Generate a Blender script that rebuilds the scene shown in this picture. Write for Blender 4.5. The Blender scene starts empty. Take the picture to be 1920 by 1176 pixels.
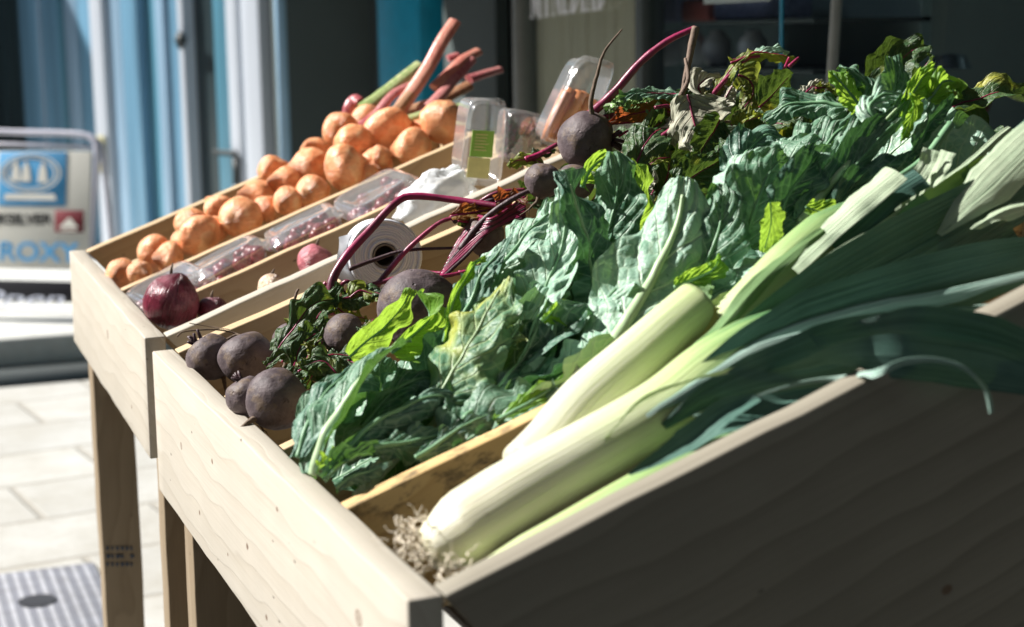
import bpy, bmesh, math, random
import numpy as np
from mathutils import Vector, Matrix, noise
R = math.radians
rnd = random.Random(7)
col = bpy.context.scene.collection
sc = bpy.context.scene

# ------------------------------------------------------------------ camera
F, PITCH, YAW, ROLL = 3111.75, 0.164808, 0.376169, 0.015349
CAM = Vector((-0.27257, -0.85908, 0.31362))
cp, sp, cy, sy = math.cos(PITCH), math.sin(PITCH), math.cos(YAW), math.sin(YAW)
fwd = Vector((sy*cp, cy*cp, -sp)); r0 = Vector((cy, -sy, 0)); d0 = fwd.cross(r0)
right = math.cos(ROLL)*r0 + math.sin(ROLL)*d0
down = -math.sin(ROLL)*r0 + math.cos(ROLL)*d0
cam = bpy.data.cameras.new('camera'); co = bpy.data.objects.new('camera', cam); col.objects.link(co)
m = Matrix.Identity(4)
for i in range(3):
    m[i][0] = right[i]; m[i][1] = -down[i]; m[i][2] = -fwd[i]; m[i][3] = CAM[i]
co.matrix_world = m
cam.sensor_width = 36; cam.lens = F/1920*36; cam.clip_end = 300; cam.clip_start = .05
cam.dof.use_dof = True; cam.dof.focus_distance = 1.52; cam.dof.aperture_fstop = 6.6; cam.dof.aperture_blades = 0
sc.camera = co

# ------------------------------------------------------------------ light
SUN = Vector((-0.65, 0.42, 0.64)).normalized()
elev = math.asin(SUN.z); azi = math.atan2(SUN.x, SUN.y)
w = bpy.data.worlds.new('World'); sc.world = w; w.use_nodes = True
nt = w.node_tree; bg = nt.nodes['Background']
sky = nt.nodes.new('ShaderNodeTexSky'); sky.sky_type = 'NISHITA'; sky.sun_disc = False
sky.sun_elevation = elev; sky.sun_rotation = azi
nt.links.new(sky.outputs[0], bg.inputs[0]); bg.inputs[1].default_value = 0.05
sl = bpy.data.lights.new('sun', 'SUN'); sl.energy = 5.0; sl.angle = R(.5); sl.color = (1, .965, .91)
so = bpy.data.objects.new('sun', sl); col.objects.link(so)
so.rotation_euler = SUN.to_track_quat('Z', 'Y').to_euler()
sc.view_settings.view_transform = 'Standard'; sc.view_settings.look = 'None'
sc.view_settings.exposure = 1.12; sc.view_settings.gamma = 1

# ------------------------------------------------------------------ pixels of the photo -> real points
def ray(px, py): return fwd + right*((px-960)/F) + down*((py-588)/F)
def K(px, py, Y):                                   # the point seen at px,py that stands at depth Y
    q = ray(px, py); return CAM + q*((Y-CAM.y)/q.y)
def GX(px, py, X):
    q = ray(px, py); return CAM + q*((X-CAM.x)/q.x)
def GZ(px, py, Z):
    q = ray(px, py); return CAM + q*((Z-CAM.z)/q.z)
def mpp(p): return (Vector(p)-CAM).dot(fwd)/F       # metres per photo pixel there

# ------------------------------------------------------------------ object helpers
def tag(o, label=None, cat=None, group=None, kind=None):
    if label: o['label'] = label
    if cat: o['category'] = cat
    if group: o['group'] = group
    if kind: o['kind'] = kind
    return o
def empty(name, loc, label, cat, group=None):
    o = bpy.data.objects.new(name, None); col.objects.link(o); o.location = loc
    o.empty_display_size = .02
    return tag(o, label, cat, group)
def link(name, me, mats, parent=None, loc=None, smooth=True):
    o = bpy.data.objects.new(name, me); col.objects.link(o)
    for mt in (mats if isinstance(mats, (list, tuple)) else [mats]): me.materials.append(mt)
    if smooth: me.polygons.foreach_set('use_smooth', [True]*len(me.polygons))
    if parent is not None:
        o.parent = parent
        if parent.type == 'EMPTY' and loc is None:
            o.matrix_parent_inverse = Matrix.Translation(parent.location).inverted()
        elif loc is None and parent.parent is not None:
            pass
    if loc is not None: o.location = loc
    return o
class MB:
    def __init__(s): s.v = []; s.f = []; s.m = []; s.uv = {}
    def add(s, vs, fs, mi=0, M=None):
        b = len(s.v)
        for p in vs:
            p = Vector(p); s.v.append(tuple(M @ p) if M else tuple(p))
        for f in fs: s.f.append([b+i for i in f]); s.m.append(mi)
    def box(s, a, b, mi=0, M=None, bev=0.0):
        x0, y0, z0 = a; x1, y1, z1 = b
        if bev <= 0:
            vs = [(x, y, z) for x in (x0, x1) for y in (y0, y1) for z in (z0, z1)]
            s.add(vs, [(0,1,3,2), (4,6,7,5), (0,4,5,1), (2,3,7,6), (0,2,6,4), (1,5,7,3)], mi, M); return
        bm = bmesh.new(); bmesh.ops.create_cube(bm, size=1)
        for v in bm.verts: v.co = Vector(((x0+x1)/2+v.co.x*(x1-x0), (y0+y1)/2+v.co.y*(y1-y0), (z0+z1)/2+v.co.z*(z1-z0)))
        bmesh.ops.bevel(bm, geom=list(bm.edges), offset=bev, segments=2, affect='EDGES', profile=.5)
        bm.verts.index_update()
        s.add([v.co for v in bm.verts], [[v.index for v in f.verts] for f in bm.faces], mi, M); bm.free()
    def tube(s, pts, rad, seg=10, mi=0, cap=True, squash=None):
        pts = [Vector(p) for p in pts]; n = len(pts)
        if not hasattr(rad, '__len__'): rad = [rad]*n
        T = [(pts[min(i+1, n-1)]-pts[max(i-1, 0)]).normalized() for i in range(n)]
        N = T[0].orthogonal().normalized() if squash is None else (squash[0]-T[0]*squash[0].dot(T[0])).normalized()
        rows = []
        for i in range(n):
            N = (N - T[i]*N.dot(T[i])).normalized(); B = T[i].cross(N)
            k = squash[1] if squash else 1
            rows.append([pts[i]+(N*math.cos(2*math.pi*j/seg)*k+B*math.sin(2*math.pi*j/seg))*rad[i] for j in range(seg)])
        vs = [p for r_ in rows for p in r_]
        fs = [(i*seg+j, i*seg+(j+1) % seg, (i+1)*seg+(j+1) % seg, (i+1)*seg+j) for i in range(n-1) for j in range(seg)]
        if cap: fs += [tuple(range(seg))[::-1], tuple((n-1)*seg+j for j in range(seg))]
        s.add(vs, fs, mi)
    def lathe(s, prof, seg=24, mi=0, M=None, cap=False):
        vs = [(r_*math.cos(2*math.pi*j/seg), r_*math.sin(2*math.pi*j/seg), z) for r_, z in prof for j in range(seg)]
        fs = [(i*seg+j, i*seg+(j+1) % seg, (i+1)*seg+(j+1) % seg, (i+1)*seg+j) for i in range(len(prof)-1) for j in range(seg)]
        if cap: fs += [tuple(range(seg))[::-1], tuple((len(prof)-1)*seg+j for j in range(seg))]
        s.add(vs, fs, mi, M)
    def mesh(s, name):
        me = bpy.data.meshes.new(name); me.from_pydata(s.v, [], s.f); me.polygons.foreach_set('material_index', s.m); me.update(); return me
    def build(s, name, mats, parent=None, smooth=True):
        return link(name, s.mesh(name), mats, parent, None, smooth)
def auto(o, ang=35):
    me = o.data
    try:
        me.set_sharp_from_angle(angle=R(ang))
    except Exception: pass
    return o
def spline(pts, n):
    P = [Vector(p) for p in pts]
    if len(P) == 2: P = [P[0], (P[0]+P[1])/2, P[1]]
    Q = [P[0]*2-P[1]]+P+[P[-1]*2-P[-2]]
    L = [0]
    for a, b in zip(P, P[1:]): L.append(L[-1]+(b-a).length)
    out = []
    for i in range(n):
        d = L[-1]*i/(n-1); k = 0
        while k < len(L)-2 and d > L[k+1]: k += 1
        t = (d-L[k])/max(1e-9, L[k+1]-L[k]); a, b, c, e = Q[k:k+4]
        out.append(.5*((2*b)+(c-a)*t+(2*a-5*b+4*c-e)*t*t+(3*b-a-3*c+e)*t*t*t))
    return out, L[-1]
def frame(x, y=None, z=None, loc=(0,0,0)):
    M = Matrix.Identity(4)
    for i in range(3): M[i][0] = x[i]; M[i][1] = y[i]; M[i][2] = z[i]; M[i][3] = loc[i]
    return M
def axisM(loc, ax, roll=0):
    ax = Vector(ax).normalized(); x = ax.orthogonal().normalized(); y = ax.cross(x)
    return frame(x, y, ax, loc) @ Matrix.Rotation(roll, 4, 'Z')

# ------------------------------------------------------------------ materials
def mat(name):
    m_ = bpy.data.materials.new(name); m_.use_nodes = True
    return m_, m_.node_tree, m_.node_tree.nodes['Principled BSDF']
class NG:
    def __init__(s, nt): s.t = nt
    def n(s, typ, **k):
        x = s.t.nodes.new(typ)
        for a, b in k.items(): setattr(x, a, b)
        return x
    def L(s, a, b): s.t.links.new(a, b)
    def put(s, sock, v):
        if hasattr(v, 'is_linked') or isinstance(v, bpy.types.NodeSocket): s.L(v, sock)
        else: sock.default_value = v
    def math(s, op, a, b=None, c=None, clamp=False):
        x = s.n('ShaderNodeMath', operation=op, use_clamp=clamp); s.put(x.inputs[0], a)
        if b is not None: s.put(x.inputs[1], b)
        if c is not None: s.put(x.inputs[2], c)
        return x.outputs[0]
    def mix(s, f, a, b, mode='MIX'):
        x = s.n('ShaderNodeMix', data_type='RGBA', blend_type=mode); s.put(x.inputs[0], f)
        s.put(x.inputs[6], a if not isinstance(a, tuple) else (*a, 1)[:4]); s.put(x.inputs[7], b if not isinstance(b, tuple) else (*b, 1)[:4])
        return x.outputs[2]
    def ramp(s, f, *st):
        x = s.n('ShaderNodeValToRGB'); s.put(x.inputs[0], f); e = x.color_ramp.elements
        while len(e) < len(st): e.new(.5)
        for k, (p, c) in zip(e, st):
            k.position = p; k.color = (c, c, c, 1) if not isinstance(c, tuple) else (*c, 1)[:4]
        return x.outputs[0]
    def coord(s, which='Object'): return s.n('ShaderNodeTexCoord').outputs[which]
    def mapping(s, v, scale=(1,1,1), loc=(0,0,0), rot=(0,0,0)):
        x = s.n('ShaderNodeMapping'); s.L(v, x.inputs[0]); x.inputs[3].default_value = scale; x.inputs[1].default_value = loc; x.inputs[2].default_value = rot
        return x.outputs[0]
    def noise(s, v, scale, detail=4, rough=.55, dist=0):
        x = s.n('ShaderNodeTexNoise'); s.L(v, x.inputs[0]); x.inputs['Scale'].default_value = scale; x.inputs['Detail'].default_value = detail
        x.inputs['Roughness'].default_value = rough; x.inputs['Distortion'].default_value = dist
        return x.outputs[0]
    def voro(s, v, scale, feature='F1', out=0, rand=1):
        x = s.n('ShaderNodeTexVoronoi', feature=feature); s.L(v, x.inputs['Vector']); x.inputs['Scale'].default_value = scale
        x.inputs['Randomness'].default_value = rand
        return x.outputs[out]
    def bump(s, h, st, dist, normal=None):
        x = s.n('ShaderNodeBump'); s.L(h, x.inputs['Height']); x.inputs['Strength'].default_value = st; x.inputs['Distance'].default_value = dist
        if normal is not None: s.L(normal, x.inputs['Normal'])
        return x.outputs[0]
def plain(name, c, rough=.5, metal=0, spec=.5, nscale=0, namp=.25, bump=0, bscale=200):
    m_, t, b = mat(name); g = NG(t); b.inputs['Roughness'].default_value = rough; b.inputs['Metallic'].default_value = metal
    b.inputs['Specular IOR Level'].default_value = spec
    co_ = g.coord()
    n1 = g.noise(co_, nscale or 8, 5)
    dark = tuple(x*(1-namp) for x in c)
    g.L(g.mix(n1, dark, c), b.inputs['Base Color'])
    if bump: g.L(g.bump(g.noise(co_, bscale, 3), bump, .002), b.inputs['Normal'])
    return m_
def wood(name, light, dark, seed=0., knots=(), ring=9., contrast=.6, bumpd=.0008, wamp=None):
    m_, t, b = mat(name); g = NG(t); oc = g.coord()
    warp = g.noise(g.mapping(oc, (1.6, 5, 5), (seed, seed*2, 0)), 1.5, 3)
    sep = g.n('ShaderNodeSeparateXYZ'); g.L(oc, sep.inputs[0])
    q = g.math('ADD', g.math('MULTIPLY', sep.outputs[1], 38.*ring/9), g.math('MULTIPLY', warp, ring if wamp is None else wamp))
    q = g.math('ADD', q, g.math('MULTIPLY', sep.outputs[2], 55.))
    fr = g.math('FRACT', q)
    ringm = g.ramp(fr, (0, 0), (.72, .55), (.93, 1), (1, 0))
    fib = g.noise(g.mapping(oc, (9, 420, 420), (seed, 0, seed)), 1, 4, .6)
    fib2 = g.noise(g.mapping(oc, (3, 60, 60), (0, seed, seed)), 1, 3, .6)
    big = g.noise(oc, 7, 4)
    f = g.math('MULTIPLY', ringm, contrast)
    f = g.math('ADD', f, g.math('MULTIPLY', g.math('SUBTRACT', fib, .5), .5))
    f = g.math('ADD', f, g.math('MULTIPLY', g.math('SUBTRACT', fib2, .5), .55), clamp=True)
    c = g.mix(f, light, dark)
    c = g.mix(g.ramp(big, (.35, 0), (.75, .45)), c, tuple(x*.72 for x in light))
    # grime specks and small dark nicks
    sp_ = g.voro(g.mapping(oc, (26, 60, 60), (seed*3, 1, seed)), 1, 'F1', 0)
    nick = g.math('MULTIPLY', g.ramp(sp_, (.05, 1), (.10, 0)), g.ramp(g.noise(oc, 16, 2), (.5, 0), (.58, 1)))
    c = g.mix(g.math('MULTIPLY', nick, .75), c, (.03, .018, .01))
    kh = None
    for (kx, ky, kr) in knots:
        vm = g.mapping(oc, (1/kr*.75, 1/kr, 1/kr*.2), (-kx/kr*.75, -ky/kr, 0))
        ln = g.n('ShaderNodeVectorMath', operation='LENGTH'); g.L(vm, ln.inputs[0])
        mk = g.ramp(ln.outputs[1], (.55, 1), (1, 0)) if kr < .004 else g.ramp(ln.outputs[1], (0, .75), (.55, .35), (.8, .9), (1, 0))
        c = g.mix(g.math('MULTIPLY', mk, .85), c, (.10, .045, .018))
    g.L(c, b.inputs['Base Color']); b.inputs['Roughness'].default_value = .62; b.inputs['Specular IOR Level'].default_value = .3
    h = g.math('SUBTRACT', g.math('MULTIPLY', fib, .6), g.math('MULTIPLY', ringm, .35))
    h = g.math('SUBTRACT', h, g.math('MULTIPLY', nick, 1.))
    g.L(g.bump(h, .55, bumpd), b.inputs['Normal'])
    return m_
LW, DW = (.74, .60, .43), (.50, .34, .19)
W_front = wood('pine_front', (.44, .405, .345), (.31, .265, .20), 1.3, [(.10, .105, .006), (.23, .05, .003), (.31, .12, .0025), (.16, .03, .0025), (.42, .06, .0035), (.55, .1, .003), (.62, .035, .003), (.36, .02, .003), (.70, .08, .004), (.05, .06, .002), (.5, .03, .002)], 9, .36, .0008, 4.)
W_side = wood('pine_side_shaded', (.24, .22, .175), (.14, .122, .092), 4.1, [(.31, -.02, .006), (.52, -.07, .004)], 9, .6, .0008, 3.2)  # same pine as the front, darkened in colour for this board's shade
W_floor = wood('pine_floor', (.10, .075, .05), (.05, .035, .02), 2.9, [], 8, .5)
W_div = wood('pine_divider', (.52, .39, .235), (.34, .225, .12), 2.2, [(.2, .05, .004), (.5, .02, .005)], 8, .5)
W_far = wood('pine_far', (.42, .385, .325), (.30, .255, .19), 6.7, [(.3, .08, .006), (.12, .03, .003)], 9, .36, .0008, 4.)
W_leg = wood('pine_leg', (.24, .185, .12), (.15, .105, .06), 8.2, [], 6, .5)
W_old = wood('pine_mouldy', (.60, .42, .20), (.36, .22, .08), 3.4, [], 8, .6)
# mould on the divider beside the leeks
g = NG(W_old.node_tree); b = W_old.node_tree.nodes['Principled BSDF']; src = b.inputs['Base Color'].links[0].from_socket
oc = g.coord(); mm = g.math('MULTIPLY', g.ramp(g.noise(g.mapping(oc, (30, 70, 70)), 1, 5, .7), (.50, 0), (.62, 1)), g.ramp(g.noise(oc, 9, 3), (.4, .25), (.6, 1)))
g.L(g.mix(g.math('MULTIPLY', mm, .8), src, (.06, .045, .03)), b.inputs['Base Color'])

def leafmat(name, top, light, vein, trans, tf=.35, rough=.42, veinw=.09, cell=85, n_lat=6., patch=None, pf=(.6, .7), vk=2.4, bs=.8, lv=1.):
    m_, t, b = mat(name); g = NG(t)
    uv = g.n('ShaderNodeUVMap', uv_map='leaf').outputs[0]; uvm = g.n('ShaderNodeUVMap', uv_map='metres').outputs[0]
    s = g.n('ShaderNodeSeparateXYZ'); g.L(uv, s.inputs[0])
    a = g.math('ABSOLUTE', g.math('SUBTRACT', s.outputs[0], .5)); a = g.math('MULTIPLY', a, 2.)
    wob = g.noise(uvm, 30, 2)
    q = g.math('ADD', g.math('SUBTRACT', g.math('MULTIPLY', s.outputs[1], n_lat), g.math('MULTIPLY', a, vk)), g.math('MULTIPLY', wob, .7))
    dq = g.math('ABSOLUTE', g.math('SUBTRACT', g.math('FRACT', q), .5))
    lat = g.math('MULTIPLY', g.ramp(dq, (0, 1), (veinw, 0)), g.ramp(a, (0, 1), (.9, .35)))
    mid = g.ramp(a, (0, 1), (.035, .9), (.07, 0))
    ret = g.voro(uvm, cell, 'DISTANCE_TO_EDGE', 0); retm = g.ramp(ret, (0, 1), (.09, 0))
    ret2 = g.voro(uvm, cell*2.7, 'DISTANCE_TO_EDGE', 0)
    v = g.math('MAXIMUM', g.math('MAXIMUM', mid, g.math('MULTIPLY', lat, lv)), g.math('MULTIPLY', retm, .3))
    nz = g.noise(uvm, 28, 5, .6)
    base = g.mix(g.ramp(nz, (.36, 0), (.64, 1)), top, light)
    geo = g.n('ShaderNodeNewGeometry')
    tr = g.mix(v, trans, tuple(min(1, x*1.35+.05) for x in trans))
    if patch:
        pm = g.ramp(g.noise(uvm, 14, 3), (pf[0], 0), (pf[1], 1)); pm = g.math('MULTIPLY', pm, .85)
        base = g.mix(pm, base, patch); tr = g.mix(pm, tr, tuple(x*1.2 for x in patch))
    c = g.mix(v, base, vein)
    g.L(c, b.inputs['Base Color']); b.inputs['Roughness'].default_value = rough+.07; b.inputs['Specular IOR Level'].default_value = .42
    h = g.math('SUBTRACT', g.math('MULTIPLY', g.math('MINIMUM', ret, .25), 1.6), g.math('MULTIPLY', lat, .6))
    h = g.math('ADD', h, g.math('MULTIPLY', g.math('MINIMUM', ret2, .2), .5))
    h = g.math('ADD', h, g.math('MULTIPLY', nz, .7))
    nb = g.bump(h, bs, .0022); g.L(nb, b.inputs['Normal'])
    td = g.n('ShaderNodeBsdfTranslucent'); g.L(tr, td.inputs[0]); g.L(nb, td.inputs[1])
    mx = g.n('ShaderNodeMixShader'); mx.inputs[0].default_value = tf; g.L(b.outputs[0], mx.inputs[1]); g.L(td.outputs[0], mx.inputs[2])
    g.L(mx.outputs[0], t.nodes['Material Output'].inputs[0])
    return m_
M_kale = leafmat('greens_leaf', (.040, .122, .070), (.145, .265, .175), (.40, .54, .40), (.16, .36, .04), .16)
M_kale2 = leafmat('greens_leaf_blue', (.028, .092, .062), (.11, .215, .155), (.36, .50, .40), (.10, .28, .05), .12)
M_kpale = leafmat('greens_leaf_pale', (.19, .34, .245), (.33, .49, .385), (.56, .66, .50), (.22, .42, .07), .14)
M_kyel = leafmat('greens_leaf_yellowing', (.05, .15, .08), (.16, .29, .16), (.42, .52, .25), (.30, .42, .04), .22, patch=(.40, .40, .05), pf=(.52, .62))
M_kback = leafmat('greens_leaf_backlit', (.09, .25, .03), (.18, .36, .05), (.34, .50, .12), (.36, .56, .05), .5)  # brighter yellow green puts the sun shining through into the leaf colour
M_beetleaf = leafmat('beet_leaf', (.020, .055, .022), (.055, .12, .04), (.12, .13, .04), (.12, .20, .02), .22, veinw=.08, cell=110, patch=(.36, .34, .03), pf=(.62, .67), bs=.9)
M_beetyel = leafmat('beet_leaf_yellow', (.11, .17, .03), (.24, .30, .05), (.22, .07, .05), (.40, .46, .05), .35, patch=(.10, .13, .03), pf=(.55, .65), bs=.7)
M_beetgrey = leafmat('beet_leaf_dry', (.30, .31, .23), (.50, .50, .40), (.36, .30, .22), (.16, .16, .06), .12, rough=.8, cell=60, patch=(.10, .10, .05), pf=(.58, .72), bs=1.)
M_beetred = leafmat('beet_leaf_red', (.07, .05, .02), (.16, .10, .03), (.30, .02, .05), (.5, .12, .03), .4, patch=(.35, .22, .03), pf=(.5, .6), bs=.9)
M_rib = plain('greens_midrib', (.42, .56, .33), .45, nscale=60, namp=.2)
M_ribd = plain('greens_midrib_green', (.17, .33, .18), .45, nscale=60, namp=.2)

def stemmat():
    m_, t, b = mat('beet_stem'); g = NG(t); oc = g.coord()
    n1 = g.noise(g.mapping(oc, (25, 25, 25)), 1, 4)
    c = g.mix(g.ramp(n1, (.35, 0), (.65, 1)), (.09, .012, .03), (.30, .02, .09))
    g.L(c, b.inputs['Base Color']); b.inputs['Roughness'].default_value = .36
    b.inputs['Subsurface Weight'].default_value = .3; b.inputs['Subsurface Radius'].default_value = (.004, .0008, .0012); b.inputs['Subsurface Scale'].default_value = 1
    g.L(g.bump(g.noise(oc, 260, 3), .3, .001), b.inputs['Normal'])
    return m_
M_stem = stemmat()
M_stemd = plain('beet_stem_dark', (.055, .02, .028), .55, nscale=60, namp=.5, bump=.4)
M_stemdry = plain('beet_stem_dry', (.22, .15, .11), .8, nscale=60, namp=.6, bump=.6)

def beetmat():
    m_, t, b = mat('beet_skin'); g = NG(t); oc = g.coord()
    n1 = g.noise(oc, 26, 6, .65); n2 = g.noise(oc, 130, 4, .6); n3 = g.noise(g.mapping(oc, (30, 30, 150)), 1, 3)
    c = g.mix(g.ramp(n1, (.34, 0), (.66, 1)), (.034, .022, .027), (.155, .12, .125))
    c = g.mix(g.ramp(n2, (.62, 0), (.72, .8)), c, (.035, .018, .02))
    c = g.mix(g.ramp(n3, (.6, 0), (.8, .4)), c, (.28, .22, .20))
    v = g.voro(oc, 75, 'F1'); c = g.mix(g.ramp(v, (.03, .8), (.09, 0)), c, (.03, .02, .02))
    c = g.mix(g.ramp(g.noise(g.mapping(oc, (1, 1, 1), (4, 2, 7)), 38, 6, .75), (.55, 0), (.66, .75)), c, (.15, .105, .07))
    g.L(c, b.inputs['Base Color']); b.inputs['Roughness'].default_value = .62; b.inputs['Specular IOR Level'].default_value = .35
    h = g.math('ADD', g.math('MULTIPLY', n2, .35), g.math('MULTIPLY', g.ramp(v, (.02, 0), (.12, 1)), .5)); h = g.math('ADD', h, g.math('MULTIPLY', n1, .8))
    g.L(g.bump(h, .8, .0035), b.inputs['Normal'])
    return m_
M_beet = beetmat()
M_root = plain('root_fibre', (.92, .82, .66), .8, nscale=90, namp=.5)
M_rootd = plain('dirty_root', (.16, .11, .075), .85, nscale=90, namp=.5, bump=.6)

def onionmat(name, a, b_, streak, rough=.38):
    m_, t, b = mat(name); g = NG(t); oc = g.coord()
    s = g.n('ShaderNodeSeparateXYZ'); g.L(oc, s.inputs[0])
    ang = g.math('ARCTAN2', s.outputs[1], s.outputs[0])
    cb = g.n('ShaderNodeCombineXYZ'); g.L(g.math('MULTIPLY', ang, 7.), cb.inputs[0]); g.L(g.math('MULTIPLY', s.outputs[2], 1.1), cb.inputs[1])
    st = g.noise(cb.outputs[0], 1.6, 3, .6)
    n1 = g.noise(oc, 2.2, 5)
    oi = g.n('ShaderNodeObjectInfo')
    c = g.mix(g.ramp(n1, (.3, 0), (.7, 1)), a, b_)
    c = g.mix(g.math('MULTIPLY', g.ramp(st, (.50, 0), (.62, 1)), .65), c, streak)
    c = g.mix(g.ramp(g.noise(oc, 1.7, 4, .6), (.54, 0), (.57, .55)), c, tuple(min(.9, x*1.15+.05) for x in b_))
    c = g.mix(g.math('MULTIPLY', oi.outputs['Random'], .35), c, tuple(x*.7 for x in b_))
    az = g.math('ABSOLUTE', s.outputs[2]); c = g.mix(g.ramp(g.math('ADD', az, g.math('MULTIPLY', n1, .12)), (.86, 0), (.98, .6)), c, tuple(x*.5 for x in a))
    sp_ = g.noise(oc, 6, 3); c = g.mix(g.ramp(sp_, (.70, 0), (.73, .8)), c, tuple(x*.25 for x in a))
    g.L(c, b.inputs['Base Color']); b.inputs['Roughness'].default_value = rough
    b.inputs['Subsurface Weight'].default_value = .15; b.inputs['Subsurface Radius'].default_value = (.004, .0015, .0005); b.inputs['Subsurface Scale'].default_value = 1
    oh = g.math('ADD', g.math('MULTIPLY', st, .8), g.noise(oc, 2.6, 5)); g.L(g.bump(oh, .8, .003), b.inputs['Normal'])
    return m_
M_onion = onionmat('onion_skin', (.80, .30, .12), (.93, .47, .25), (.55, .18, .06))
M_ronion = onionmat('red_onion_skin', (.11, .012, .025), (.20, .025, .05), (.05, .006, .012), .3)
M_ronionp = onionmat('red_onion_skin_pale', (.50, .13, .17), (.62, .22, .25), (.30, .05, .09), .3)
M_onionp = onionmat('pale_onion_skin', (.72, .52, .36), (.80, .62, .45), (.6, .35, .2), .35)

def leekmat():
    m_, t, b = mat('leek_shank'); g = NG(t); uv = g.n('ShaderNodeUVMap', uv_map='leaf').outputs[0]
    s = g.n('ShaderNodeSeparateXYZ'); g.L(uv, s.inputs[0])
    fine = g.noise(g.mapping(uv, (46, 2.2, 1)), 1, 3, .6); fl = g.noise(g.mapping(uv, (9, 1.6, 1)), 1, 3)
    tt = g.math('ADD', s.outputs[1], g.math('MULTIPLY', g.math('SUBTRACT', fl, .5), .30))
    tt = g.math('ADD', tt, g.math('MULTIPLY', g.math('SUBTRACT', fine, .5), .12))
    c = g.ramp(tt, (0, (.66, .62, .47)), (.38, (.66, .66, .50)), (.72, (.46, .56, .26)), (.88, (.24, .38, .14)), (1, (.08, .20, .08)))
    c = g.mix(g.math('MULTIPLY', g.ramp(fine, (.45, 0), (.7, 1)), .35), c, (.50, .60, .30))
    soil = g.noise(g.mapping(uv, (14, 22, 1)), 1, 6, .75); c = g.mix(g.math('MULTIPLY', g.ramp(soil, (.60, 0), (.72, 1)), g.ramp(s.outputs[1], (.0, .7), (.25, .15))), c, (.30, .22, .13))
    blot = g.noise(g.mapping(uv, (7, 9, 1)), 1, 5, .7)
    c = g.mix(g.ramp(blot, (.66, 0), (.74, .55)), c, (.36, .22, .10))
    g.L(c, b.inputs['Base Color']); b.inputs['Roughness'].default_value = .33
    b.inputs['Subsurface Weight'].default_value = .2; b.inputs['Subsurface Radius'].default_value = (.006, .006, .0025); b.inputs['Subsurface Scale'].default_value = 1
    g.L(g.bump(fine, .7, .0016), b.inputs['Normal'])
    return m_
M_leek = leekmat()
def strapmat(name, base, light, trans, stripe=70, tf=.2):
    m_, t, b = mat(name); g = NG(t); uv = g.n('ShaderNodeUVMap', uv_map='metres').outputs[0]
    st = g.noise(g.mapping(uv, (stripe*9, 6, 1)), 1, 4, .6); big = g.noise(uv, 16, 4)
    f = g.math('ADD', g.math('MULTIPLY', st, .65), g.math('MULTIPLY', big, .35))
    c = g.mix(g.ramp(f, (.34, 0), (.66, 1)), base, light)
    g.L(c, b.inputs['Base Color']); b.inputs['Roughness'].default_value = .55; b.inputs['Specular IOR Level'].default_value = .3
    nb = g.bump(st, .8, .002); g.L(nb, b.inputs['Normal'])
    td = g.n('ShaderNodeBsdfTranslucent'); td.inputs[0].default_value = (*trans, 1); g.L(nb, td.inputs[1])
    mx = g.n('ShaderNodeMixShader'); mx.inputs[0].default_value = tf; g.L(b.outputs[0], mx.inputs[1]); g.L(td.outputs[0], mx.inputs[2])
    g.L(mx.outputs[0], t.nodes['Material Output'].inputs[0])
    return m_
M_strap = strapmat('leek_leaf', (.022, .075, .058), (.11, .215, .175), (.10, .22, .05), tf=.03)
M_straplit = strapmat('leek_leaf_lit', (.13, .25, .20), (.40, .52, .46), (.2, .35, .1), tf=.04)  # brighter copy of the leek leaf, sunlight put into the colour
M_strapl = strapmat('leek_leaf_pale', (.30, .42, .27), (.55, .63, .45), (.35, .5, .12), tf=.1)
M_strapg = strapmat('leek_leaf_green', (.08, .19, .06), (.26, .40, .17), (.3, .5, .06), tf=.08)
M_strapy = strapmat('leek_leaf_yellow', (.42, .40, .12), (.62, .56, .22), (.6, .5, .1))

def clear(name, tint=(1,1,1), gl=.12, rough=.06, body=.06):
    m_, t, b = mat(name); g = NG(t); t.nodes.remove(b)
    tr = g.n('ShaderNodeBsdfTransparent'); tr.inputs[0].default_value = (*tint, 1)
    go = g.n('ShaderNodeBsdfGlossy'); go.inputs['Roughness'].default_value = rough; go.inputs[0].default_value = (1,1,1,1)
    if 'window' not in name: g.L(g.bump(g.noise(g.coord(), 60, 3), .25, .003), go.inputs['Normal'])
    df = g.n('ShaderNodeBsdfDiffuse'); df.inputs[0].default_value = (.8, .83, .85, 1)
    fr = g.n('ShaderNodeFresnel'); g.L(g.math('SUBTRACT', 1.5, g.math('MULTIPLY', g.n('ShaderNodeNewGeometry').outputs['Backfacing'], .8333)), fr.inputs[0])
    m1 = g.n('ShaderNodeMixShader'); g.L(g.math('ADD', fr.outputs[0], gl, clamp=True), m1.inputs[0]); g.L(tr.outputs[0], m1.inputs[1]); g.L(go.outputs[0], m1.inputs[2])
    m2 = g.n('ShaderNodeMixShader'); m2.inputs[0].default_value = body; g.L(m1.outputs[0], m2.inputs[1]); g.L(df.outputs[0], m2.inputs[2])
    g.L(m2.outputs[0], t.nodes['Material Output'].inputs[0])
    return m_
M_clear = clear('clear_plastic', body=.10, gl=.16)
M_pack = clear('pack_plastic', body=.10, gl=.12, rough=.08)
M_film = clear('milky_film', body=.62, rough=.2)
M_glass = clear('window_glass', (.8, .86, .86), .0, .01, .0)
M_white = plain('white_plastic', (.78, .79, .80), .45)
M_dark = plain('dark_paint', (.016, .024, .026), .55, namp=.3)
M_black = plain('black_board', (.02, .02, .026), .4)

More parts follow.
